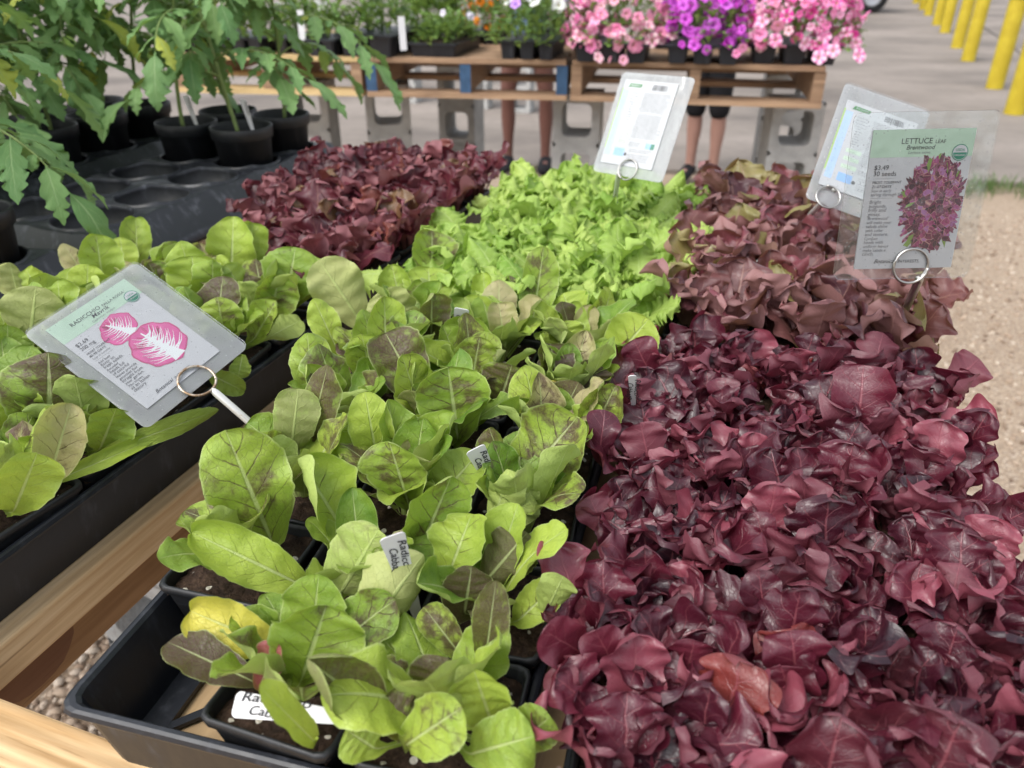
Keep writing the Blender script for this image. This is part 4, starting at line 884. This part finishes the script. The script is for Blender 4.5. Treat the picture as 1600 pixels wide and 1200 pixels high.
def tomato(u,v,label,h,seed,tagit=False):
    p=g2w(u,v); r=rng(seed); t=thing('tomato_plant',label,'tomato plant',(p[0],p[1],.006),r.uniform(0,6.28),'potted tomato plants')
    put('pot',rp,t); put('soil',rs,t)
    n=18; s=np.linspace(0,1,n); ph=r.uniform(0,6.28); lean=r.normal(0,.05,2)
    h=h+.05; P=np.stack([lean[0]*s**1.5+.010*np.sin(5*s+ph),lean[1]*s**1.5+.010*np.cos(4*s+ph),.100+h*s],1); m=MB(); m.tube(P,np.linspace(.0042,.0022,n),8); f=MB()
    nl=14; 
    for i in range(nl):
        q=.24+.76*i/(nl-1); b=np.array([np.interp(q,s,P[:,k]) for k in range(3)]); az=i*2.4+ph+r.normal(0,.25); L=(.11+.09*math.sin(math.pi*min(1,q*.9+.12)))*r.uniform(.85,1.2)
        if q>.95: L*=.7
        Q,hn=arc(b,az,L,R_(r.uniform(25,50)+20*(q>.9)),R_(r.uniform(-75,-30)+25*(q>.8)),14,1.0,r.normal(0,.3)); m.tube(Q,np.linspace(.0024,.0008,14),6)
        T=np.gradient(Q,axis=0); T/=np.linalg.norm(T,axis=1)[:,None]
        def leaflet(k,dang,l,wd,rn):
            e=math.asin(np.clip(T[k][2],-1,1)); a=math.atan2(T[k][1],T[k][0])+dang
            A,hh=arc(Q[k],a,l,e*.7+r.normal(.05,.12),e*.6-r.uniform(.5,1.3),20); leaf(f,A,hh,wd,(np.clip(r.normal(.45,.25),0,1),r.random(),r.random()),r,nT=9,pet=.1,a=.6,b=1.05,petw=.07,cup=r.uniform(-.2,.35),ruf=.16,rf=1.8,lobe=.5,lf=r.uniform(4.2,5.6),sweep=.8,teeth=.06,puck=.02,nv=5,twist=r.normal(0,.25))
        leaflet(13,0,L*.50,L*.21,0)
        for kk,sz in ((11,.34),(8,.40),(5,.34),(3,.18)):
            for sd in (1,-1):
                if kk==3 and r.random()<.5: continue
                leaflet(kk,sd*r.uniform(.7,1.05),L*sz*r.uniform(.85,1.15),L*sz*.40,0)
        for kk in (10,7,4):
            for sd in (1,-1): leaflet(kk,sd*1.2,L*.11,L*.075,0)
    m.build('stem',M['stem'],t,True); f.build('foliage',M['tomato'],t,True)
    if tagit:
        b=p+g2w(.03,-.02); z0=.10; plant_tag('white tag of the '+' '.join(label.split()[:11]),[.15,.1,-1],[.9,-.3,.1],[b[0],b[1],z0+.09],[('Tomato',(.004,.03))],L=.09,Wd=.015)
RV=[CV1+CP*(j+.5) for j in range(5)]; RV2=[CV2-.025+CP*(j+.5) for j in range(5)]; UR,UL=CU+CP*1.5,CU+CP*.5
tomato(UR,RV[3],'tall tomato plant in the pot just behind the empty cups',.46,201,True)
tomato(UR,RV[4],'tomato plant in the far right pot beside the cinder blocks',.44,202)
tomato(UL,RV[3],'tomato plant in the pot left of the tall one behind the cups',.48,203,True)
tomato(UL,RV[4],'tomato plant in the far pot of the left cup column',.45,204)
tomato(UR,RV2[4],'tomato plant in the pot at the left edge, right before the empty cups',.33,205)
tomato(UL,RV2[4],'tomato plant whose pot stands half out of view at the left edge',.36,206,True)
for j in range(5):
    for i in range(2):
        tomato(CU-.375+CP*(i+.5),RV[j],f'tomato plant in the carrier at the far left, {("outer","inner")[i]} column, {ORD[j]} pot back',.40+.02*j,210+j*2+i)

# ------------------------------------------------------------------ flower table
def blossom_mat(name,c1,c2,star,throat):
    n=N(name); uvn=n.node('ShaderNodeUVMap',uv_map='UVMap').outputs[0]; sx=n.node('ShaderNodeSeparateXYZ'); n.put(sx.inputs[0],uvn)
    at=n.node('ShaderNodeAttribute',attribute_name='rnd').outputs['Color']; sp=n.node('ShaderNodeSeparateColor'); n.put(sp.inputs[0],at)
    st=n.ma('ABSOLUTE',n.ma('SINE',n.ma('MULTIPLY',sx.outputs[0],math.pi*5))); col=n.mix(sp.outputs[0],c1,n.mix(.5,c1,c2))
    amt=n.sm(n.ma('ADD',st,n.ma('MULTIPLY',n.ma('SUBTRACT',sp.outputs[1],.5),.7)),.74,1.0)
    col=n.mix(n.ma('MULTIPLY',amt,star),col,c2); col=n.mix(n.sm(sx.outputs[1],.28,.08),col,throat)
    p=n.bsdf(col,.55,.25); tr=n.node('ShaderNodeBsdfTranslucent'); n.put(tr.inputs[0],col); mx=n.node('ShaderNodeMixShader',{0:.3}); n.t.links.new(p,mx.inputs[1]); n.t.links.new(tr.outputs[0],mx.inputs[2]); return n.end(mx.outputs[0])
M['pinkstar']=blossom_mat('pink_striped_petal',(.78,.045,.36),(.90,.60,.75),1.0,(.75,.55,.3)); M['palepink']=blossom_mat('pale_pink_petal',(.80,.20,.42),(.88,.62,.66),1.0,(.7,.5,.2))
M['magenta']=blossom_mat('magenta_petal',(.58,.03,.52),(.68,.22,.80),.5,(.15,.01,.2)); M['whitepurple']=blossom_mat('white_pansy_petal',(.82,.80,.86),(.42,.22,.62),.45,(.12,.03,.25)); M['orange']=blossom_mat('orange_petal',(.90,.22,.015),(.95,.35,.03),.5,(.7,.15,.01)); M['whitefl']=blossom_mat('white_petal',(.82,.84,.84),(.7,.74,.62),.3,(.6,.6,.3)); M['violet']=blossom_mat('violet_petal',(.40,.12,.70),(.72,.55,.88),.6,(.2,.05,.4))
def corolla(mb,c,nrm,R,r,pom=False):
    nrm=nrm/np.linalg.norm(nrm); x=np.cross(nrm,[.2,.3,1.]); x/=np.linalg.norm(x); y=np.cross(nrm,x); a=np.linspace(0,2*math.pi,20,endpoint=False); L=[]
    rad=np.array([.10,.32,.72,1.0]); dep=np.array([-.55,-.12,.02,-.06])
    for q,d in zip(rad,dep):
        lob=1-(.16 if q>.6 else 0)*np.abs(np.cos(2.5*a))**3
        rr=R*q*lob; L.append(c+rr[:,None]*(np.cos(a)[:,None]*x+np.sin(a)[:,None]*y)+nrm*(R*d+R*.06*np.sin(5*a+q*3)*(q>.6))[:,None])
    V=np.concatenate(L); uv=np.stack([np.tile(a/(2*math.pi),4),np.repeat(rad,20)],1); i=np.arange(3)[:,None]*20; j=np.arange(20)[None,:]; j2=(j+1)%20
    mb.add(V,np.stack([i+j,i+j2,i+20+j2,i+20+j],-1).reshape(-1,4),uv,np.tile([r.random(),r.random(),r.random(),1],(80,1)))
def pack_mesh(nx,ny,cw,h,flat=False):
    m=MB(); Wd,D=nx*cw,ny*cw
    if flat:
        m.loops([rrect(Wd-.02,D-.02,.01,0),rrect(Wd,D,.012,h),rrect(Wd+.01,D+.01,.014,h),rrect(Wd+.01,D+.01,.014,h-.008)][::1],True,True,False); m.loops([rrect(Wd,D,.012,h),rrect(Wd-.006,D-.006,.012,h-.012)],True,False,True)
    else:
        for i in range(nx):
            for j in range(ny):
                o=np.array([(i+.5)*cw-Wd/2,(j+.5)*cw-D/2,0]); k=cw*.80
                m.loops([rrect(k*.8,k*.8,.008,0)+o,rrect(k,k,.01,h-.010)+o,rrect(k,k,.01,h)+o],True,True,True)
        m.loops([rrect(Wd,D,.008,h-.004),rrect(Wd+.008,D+.008,.01,h-.004),rrect(Wd+.01,D+.01,.01,h+.002),rrect(Wd,D,.008,h+.004)],True,True,True)
    return m
def flower_item(name,label,cat,group,pxl,pxr,py,flowers,seed,depth=.26,cells=3,h=.062,fh=.20,spread=1.25,nleaf=230,leafsz=.042,back=0,flat=False,lm='petunia_leaf',fR=.0225,spill=.06,tags=0,droop=0):
    a=W(pxl,py,BT+.001); zc=a[1]*CT-(a[2]-CAMZ)*ST; wd=(pxr-pxl)/FPX*zc/math.cos(R_(BH)); c2=a[:2]+bR*wd/2+bF*(depth/2+back); r=rng(seed)
    t=thing(name,label,cat,(c2[0],c2[1],BT+.0012),-R_(BH),group); cw=wd/cells; ny=max(1,round(depth/cw)); D=ny*cw
    pack_mesh(cells,ny,cw,h,flat).build('planter_tray',M['tray'],t)
    f=MB(); ax,ay,az=wd/2*spread,D/2*spread,fh
    if flat: 
        s_=MB(); q=rrect(wd-.008,D-.008,.012,h-.010); s_.add(q,[tuple(range(len(q)))]); s_.build('soil',M['soil'],t)
    for i in range(nleaf):
        th=r.uniform(0,6.28); k=math.sqrt(r.random()); x,y=ax*k*math.cos(th),ay*k*math.sin(th); zt=h+fh*math.sqrt(max(.02,1-k**2.2))*r.uniform(.35,1.0); out=np.array([x/ax,y/ay,.6])
        b=np.array([x,y,max(zt-leafsz*.6,.0+h*.4 if k>.85 else h)]); aa=math.atan2(y/ay+r.normal(0,.5),x/ax+r.normal(0,.5)); P,hn=arc(b,aa,leafsz*r.uniform(.7,1.3),R_(r.uniform(20,80)),R_(r.uniform(-50,20)),8); leaf(f,P,hn,leafsz*(.5 if lm!='grassy' else .1),(r.random(),r.random()*.3,.3),r,nT=5,pet=.1,a=.7,b=.5,cup=.3,ruf=.1,puck=.01)
    for i in range(14):   # stems down to the soil
        th=r.uniform(0,6.28); k=.75*math.sqrt(r.random()); x,y=wd/2*k*math.cos(th),D/2*k*math.sin(th); f.tube([(x*.8,y*.8,h-.003),(x,y,h+fh*.3),(x*1.15,y*1.15,h+fh*.6)],.0022,5)
    f.build('foliage',M[lm],t,True)
    for fi,(mat,n,mode) in enumerate(flowers):
        g=MB()
        for i in range(n):
            th=r.uniform(0,6.28); el=math.asin(r.uniform(-.12 if mode!='top' else .55,1.0)); nrm=np.array([math.cos(th)*math.cos(el)/ax,math.sin(th)*math.cos(el)/ay,math.sin(el)/az]); nrm/=np.linalg.norm(nrm)
            kk=r.uniform(.86,1.1); c=np.array([ax*kk*math.cos(th)*math.cos(el),ay*kk*math.sin(th)*math.cos(el),h+fh*.95*kk*math.sin(el)+.02]); 
            if mode=='right': c[0]=abs(c[0])*.9+ax*.1
            if mode=='left': c[0]=-abs(c[0])
            if mode=='spill': c=np.array([ax*r.uniform(-1,1),-ay*1.08-.02,h*r.uniform(.3,1.1)]); nrm=np.array([r.normal(0,.3),-1,.15])
            corolla(g,c,nrm+r.normal(0,.6,3)+[0,-.25,.1],fR*r.uniform(.55,1.25),r)
        g.build('blossoms',M[mat],t,True)
    return t,c2,wd
PG='flower packs on the pallet table'
flower_item('petunia_pack','pink and white striped petunias at the right end of the table','petunia pack',PG,1168,1300,99,[('pinkstar',250,''),('palepink',60,'left'),('pinkstar',40,'right'),('pinkstar',5,'spill')],301,.30,3,.062,.24,1.42,480)
flower_item('petunia_pack','magenta purple petunias between the two pink packs','petunia pack',PG,1037,1150,100,[('magenta',200,''),('palepink',12,'left'),('pinkstar',10,'right')],302,.28,3,.062,.22,1.2,260)
flower_item('petunia_pack','pale pink petunias with one bloom hanging over the board','petunia pack',PG,893,1008,97,[('palepink',170,''),('pinkstar',60,'left'),('palepink',3,'spill'),('whitepurple',6,'left')],303,.28,3,.062,.22,1.3,260)
flower_item('petunia_pack','leafy green pack with white and purple pansy blooms','petunia pack',PG,778,866,92,[('whitepurple',10,'top'),('violet',8,'top'),('whitefl',12,'top')],304,.28,3,.062,.19,1.4,330,.045)
flower_item('marigold_tray','low black tray of feathery green marigolds with orange blooms behind','marigold tray',PG,636,712,89,[('whitepurple',2,'right')],305,.42,2,.05,.11,1.05,420,.035,flat=True)
flower_item('marigold_tray','orange flowering tray behind the low feathery tray','marigold tray',PG,655,740,89,[('orange',60,'')],306,.24,2,.05,.19,1.05,240,.035,back=.46,fR=.018)
flower_item('seedling_tray','leafy seedling tray with white blooms left of the marigolds','seedling tray',PG,530,622,87,[('whitefl',14,'top')],307,.30,2,.075,.20,1.05,260,.05)
flower_item('seedling_tray','low seedling tray at the yellowish end of the pallet row','seedling tray',PG,480,527,87,[],308,.28,2,.055,.20,1.0,120,.05)
flower_item('seedling_tray','seedling tray right behind the drooping tomato leaf','seedling tray',PG,425,476,84,[],309,.28,2,.055,.20,1.0,170,.05)
flower_item('seedling_tray','seedling tray between the two tomato stems','seedling tray',PG,335,415,83,[],310,.28,3,.055,.2,1.0,200,.05)
flower_item('seedling_tray','seedling tray at the left end of the pallet row','seedling tray',PG,270,328,81,[],311,.28,2,.055,.16,1.0,150,.05)
flower_item('bedding_plant_tray','dark leafy tray in the second row behind the feathery marigolds','bedding plants',PG,560,640,87,[],312,.28,2,.06,.28,1.15,300,.06,back=.5)
flower_item('bedding_plant_tray','dark leafy tray behind the white and purple pansies','bedding plants',PG,770,880,92,[('whitefl',12,'')],313,.28,3,.06,.26,1.15,320,.06,back=.5)
flower_item('bedding_plant_tray','pale flowering tray behind the magenta petunias','bedding plants',PG,1000,1110,100,[('palepink',40,''),('magenta',20,'right')],314,.28,3,.06,.26,1.15,260,.05,back=.48)
for i,(px,py,hh,wh) in enumerate(((438,40,.075,'left of the drooping tomato leaf'),(452,25,.10,'above the drooping tomato leaf'),(473,48,.06,'at the left corner of its seedling tray'),(500,30,.085,'at the right of its seedling tray'),(591,36,.07,'in the leafy seedling tray'),(578,40,.06,'in the left cell of the leafy tray'),(630,62,.06,'leaning on the edge of the marigold tray'),(455,20,.07,'far back in the seedling tray'),(512,30,.06,'in the low seedling tray'))):
    b=W(px,py+12,BT+.06); b=b+np.array([bF[0],bF[1],0])*.0; o=thing('plant_tag','plain white plant tag '+wh,'plant tag',(b[0],b[1],BT+.05),-R_(BH)+.1*i,'white tags on the flower table')
    q=MB(); q.loops([rrect(.024,hh+.05,.004,-.0004),rrect(.024,hh+.05,.004,.0004)],True,True,True); tb=q.build('tag_blade',M['tagwhite'],o); tb.rotation_euler=(math.pi/2-.15,0,.1*(i%3-1)); tb.location=(0,0,(hh+.05)/2)
# white price sign card standing behind the marigolds
b=W(712,58,BT+.02); o=thing('price_sign','white price sign on a stick behind the feathery marigolds','sign',(b[0]+bF[0]*.36,b[1]+bF[1]*.36,BT),-R_(BH))
q=MB(); q.box((-.085,-.002,.215),(.085,.002,.32)); q.build('sign_board',M['paper'],o); q=MB(); q.tube([(0,.006,.0),(0,.006,.25)],.004,8); q.build('stick',M['pine_u'],o)

# ------------------------------------------------------------------ people behind the flower table
def skin(name,nodes,edges,mat,parent,sub=2,root=0):
    me=bpy.data.meshes.new(name); me.from_pydata([n[0] for n in nodes],edges,[]); o=bpy.data.objects.new(name,me); C.objects.link(o)
    mo=o.modifiers.new('skin','SKIN'); mo.use_smooth_shade=True; mo.branch_smoothing=.6
    for i,n in enumerate(nodes):
        sv=me.skin_vertices[0].data[i]; rr=n[1]; sv.radius=(rr,rr) if not isinstance(rr,tuple) else rr; sv.use_root=(i==root)
    ss=o.modifiers.new('sub','SUBSURF'); ss.levels=sub; ss.render_levels=sub
    dg=bpy.context.evaluated_depsgraph_get(); nm=bpy.data.meshes.new_from_object(o.evaluated_get(dg)); nm.materials.clear(); nm.materials.append(mat)
    bpy.data.objects.remove(o); q=bpy.data.objects.new(name,nm); C.objects.link(q); q.parent=parent; return q
def person(label,p,rz,skinm,bottom,bottom_mat,hem,shoe_mat,gap,flare):
    t=thing('person',label,'person',p,rz,'people behind the flower table'); nd=[]; ed=[]
    def a(c,r,par=None): nd.append((c,r)); ed.append((par,len(nd)-1)) if par is not None else None; return len(nd)-1
    pel=a((0,0,.94),(.135,.11)); sp=a((0,.01,1.10),(.115,.09),pel); ch=a((0,.01,1.30),(.135,.10),sp); nk=a((0,.0,1.46),.05,ch); hb=a((0,-.015,1.53),.062,nk); hm=a((0,-.02,1.60),(.074,.09),hb); a((0,-.01,1.67),.06,hm)
    for s in (1,-1):
        hp=a((s*gap*.55,0,.84),(.088,.09),pel); th=a((s*gap*.8,0,.66),.075,hp); kn=a((s*gap,-.01,.475),.052,th); kb=a((s*gap,.006,.40),.047,kn); cf=a((s*gap,.02,.325),.054,kb); lc=a((s*gap,.012,.19),.037,cf); an=a((s*gap,.01,.085),.033,lc); he=a((s*gap,.0,.045),.036,an); a((s*gap*1.1,-.13,.03),.030,he)
        sh=a((s*.155,.01,1.38),.055,ch); el=a((s*.21,.03,1.12),.04,sh); wr=a((s*.20,-.16,.98),.027,el); pm_=a((s*.195,-.225,.965),(.036,.016),wr)
        for k,(dx,l) in enumerate(((-.026,.058),(-.009,.068),(.009,.064),(.026,.050))):
            f1=a((s*.195+dx,-.265,.96),.0085,pm_); f2=a((s*.195+dx*1.05,-.265-l*.5,.95),.008,f1); a((s*.195+dx*1.05,-.265-l,.93),.0065,f2)
        t1=a((s*.195-s*.036,-.205,.96),.010,pm_); a((s*.195-s*.055,-.24,.95),.008,t1)
    skin('body',nd,ed,skinm,t)
    nd2=[];ed2=[]
    def b(c,r,par=None): nd2.append((c,r)); ed2.append((par,len(nd2)-1)) if par is not None else None; return len(nd2)-1
    q=b((0,.005,.95),(.155,.13)); b((0,.005,1.04),(.135,.112),q)
    for s in (1,-1):
        h=b((s*gap*.55,0,.83),.108,q); prev=h
        if hem<.6: prev=b((s*gap*.8,0,.66),.094,h); prev=b((s*gap,-.005,.475),.070,prev); b((s*gap,.008,hem),.066+flare,prev)
        else: b((s*gap*.8,0,hem),.10,h)
    skin(bottom,nd2,ed2,bottom_mat,t)
    nd2.clear(); ed2.clear(); q=b((0,.01,1.03),(.15,.125)); c=b((0,.01,1.28),(.155,.12),q); b((0,.0,1.42),(.075,.07),c)
    for s in (1,-1): h=b((s*.165,.01,1.37),.07,c); b((s*.195,.02,1.22),.06,h)
    skin('shirt',nd2,ed2,M['shirt'],t)
    m=MB(); m.lathe([(.088,-.02),(.092,.03),(.080,.075),(.05,.10),(.012,.11)],(0,.008,1.605),20,False,True); m.build('hair',M['hair'],t,True)
    m=MB()
    for s in (1,-1):
        m2=[];
        L=[]
        for y,w_,z1 in ((.055,.026,.05),(.03,.040,.085),(-.02,.042,.085),(-.09,.046,.06),(-.16,.042,.048),(-.195,.026,.035)):
            aa=np.linspace(0,2*math.pi,12,endpoint=False); L.append(np.stack([s*gap*1.03+w_*np.cos(aa),np.full(12,y),z1/2+.001+z1/2*np.sin(aa)],1))
        m3=MB(); m3.loops(L,True,True,True); m3.build('shoe',shoe_mat,t,True)
    for s in (1,-1):
        m=MB(); m.lathe([(.002,-.008),(.008,-.003),(.008,.003),(.002,.008)],(s*.03,-.105,1.605),10,True,True); m.build('eye',M['ink'],t,True)
    m=MB(); m.lathe([(.016,-.02),(.012,.0),(.004,.03)],(0,-.108,1.58),10,True,True); m.build('nose',skinm,t,True)
M['skin_dark']=plain('shaded_brown_skin',(.12,.052,.04),.5,.4,.08,30); M['skin_light']=plain('shaded_light_skin',(.30,.17,.135),.5,.4,.08,30); M['black_cloth']=plain('black_knit_cloth',(.010,.010,.012),.85,.2,.2,80); M['shirt']=plain('grey_shirt_cloth',(.35,.36,.38),.85,.2,.1,60); M['hair']=plain('dark_hair',(.03,.02,.015),.6,.3,.3,90); M['denim']=plain('blue_denim_cloth',(.08,.12,.2),.85,.2,.2,80)  # both skin colours darkened to carry the shade on the legs
pA=(W(789,262,GZ)+W(856,262,GZ))/2; person('person with bare brown legs in shorts, standing behind the pallet',(pA[0],pA[1],GZ+.001),-R_(8),M['skin_dark'],'shorts',M['denim'],.62,M['black_cloth'],.125,0)
pB=(W(1080,278,GZ)+W(1106,278,GZ))/2; person('person in black knee length leggings behind the centre card',(pB[0],pB[1],GZ+.001),-R_(28),M['skin_light'],'leggings',M['black_cloth'],.36,M['black_cloth'],.075,.004)

# ------------------------------------------------------------------ parked car far behind the petunias (only its rear wheel shows)
pc=W(1359,21,GZ); car=thing('parked_car','dark parked car behind the petunias, its rear wheel showing','car',(pc[0],pc[1],GZ+.001),-R_(4))
M['carpaint']=plain('dark_grey_car_paint',(.02,.021,.024),.25,.5,.05,3); M['rubber']=plain('tyre_rubber',(.012,.012,.013),.8,.3,.2,20); M['glass_dark']=plain('dark_car_glass',(.01,.012,.015),.05,.6,.02); M['alloy']=plain('alloy_rim',(.4,.4,.42),.35,.5,.1,10,0,.9); M['lampred']=plain('tail_lamp_red',(.35,.01,.01),.2,.5,.05)
prof=[(.52,.32),(.55,.55),(.50,.92),(.30,1.00),(-.25,1.45),(-1.9,1.48),(-2.55,1.05),(-3.6,.90),(-3.75,.6),(-3.70,.3)]
def side(y,s,dz=0): return np.array([(x,y,max(.3,z-dz)) for x,z in prof])
def car_loop(y,k):
    L=[]
    for x,z in prof: L.append((x*(1 if k==0 else .985)-(0 if k==0 else .02),y,.3+(z-.3)*(1 if k==0 else .97)))
    return np.array(L)
m=MB(); m.loops([car_loop(0,1),car_loop(.06,0),car_loop(1.70,0),car_loop(1.76,1)],True,True,True); m.build('car_body',M['carpaint'],car)
for (wx,wy) in ((0,.0),(0,1.58),(-2.75,.0),(-2.75,1.58)):
    m=MB(); aa=np.linspace(0,2*math.pi,36,endpoint=False); ring=lambda r_,y:np.stack([wx+r_*np.cos(aa),np.full(36,y),.33+r_*np.sin(aa)],1); y0=wy-.02
    m.loops([ring(.2,y0+.01),ring(.30,y0),ring(.33,y0+.03),ring(.33,y0+.19),ring(.30,y0+.22),ring(.2,y0+.21)],True); wh=m.build('wheel',M['rubber'],car,True)
    m=MB(); m.loops([ring(.2,y0+.02),ring(.18,y0+.012),ring(.06,y0+.03),ring(.05,y0+.02)],True,False,True); m.loops([ring(.2,y0+.2),ring(.02,y0+.2)]); m.build('rim',M['alloy'],wh)
m=MB(); m.box((-1.75,-.006,1.05),(-1.05,-.001,1.38)); m.build('window',M['glass_dark'],car); m=MB(); m.box((-.95,-.006,1.05),(-.2,-.001,1.36)); m.build('window',M['glass_dark'],car)
m=MB(); m.box((.50,.05,.62),(.556,.3,.82)); m.build('tail_lamp',M['lampred'],car); m=MB(); m.box((.50,1.46,.62),(.556,1.71,.82)); m.build('tail_lamp',M['lampred'],car)
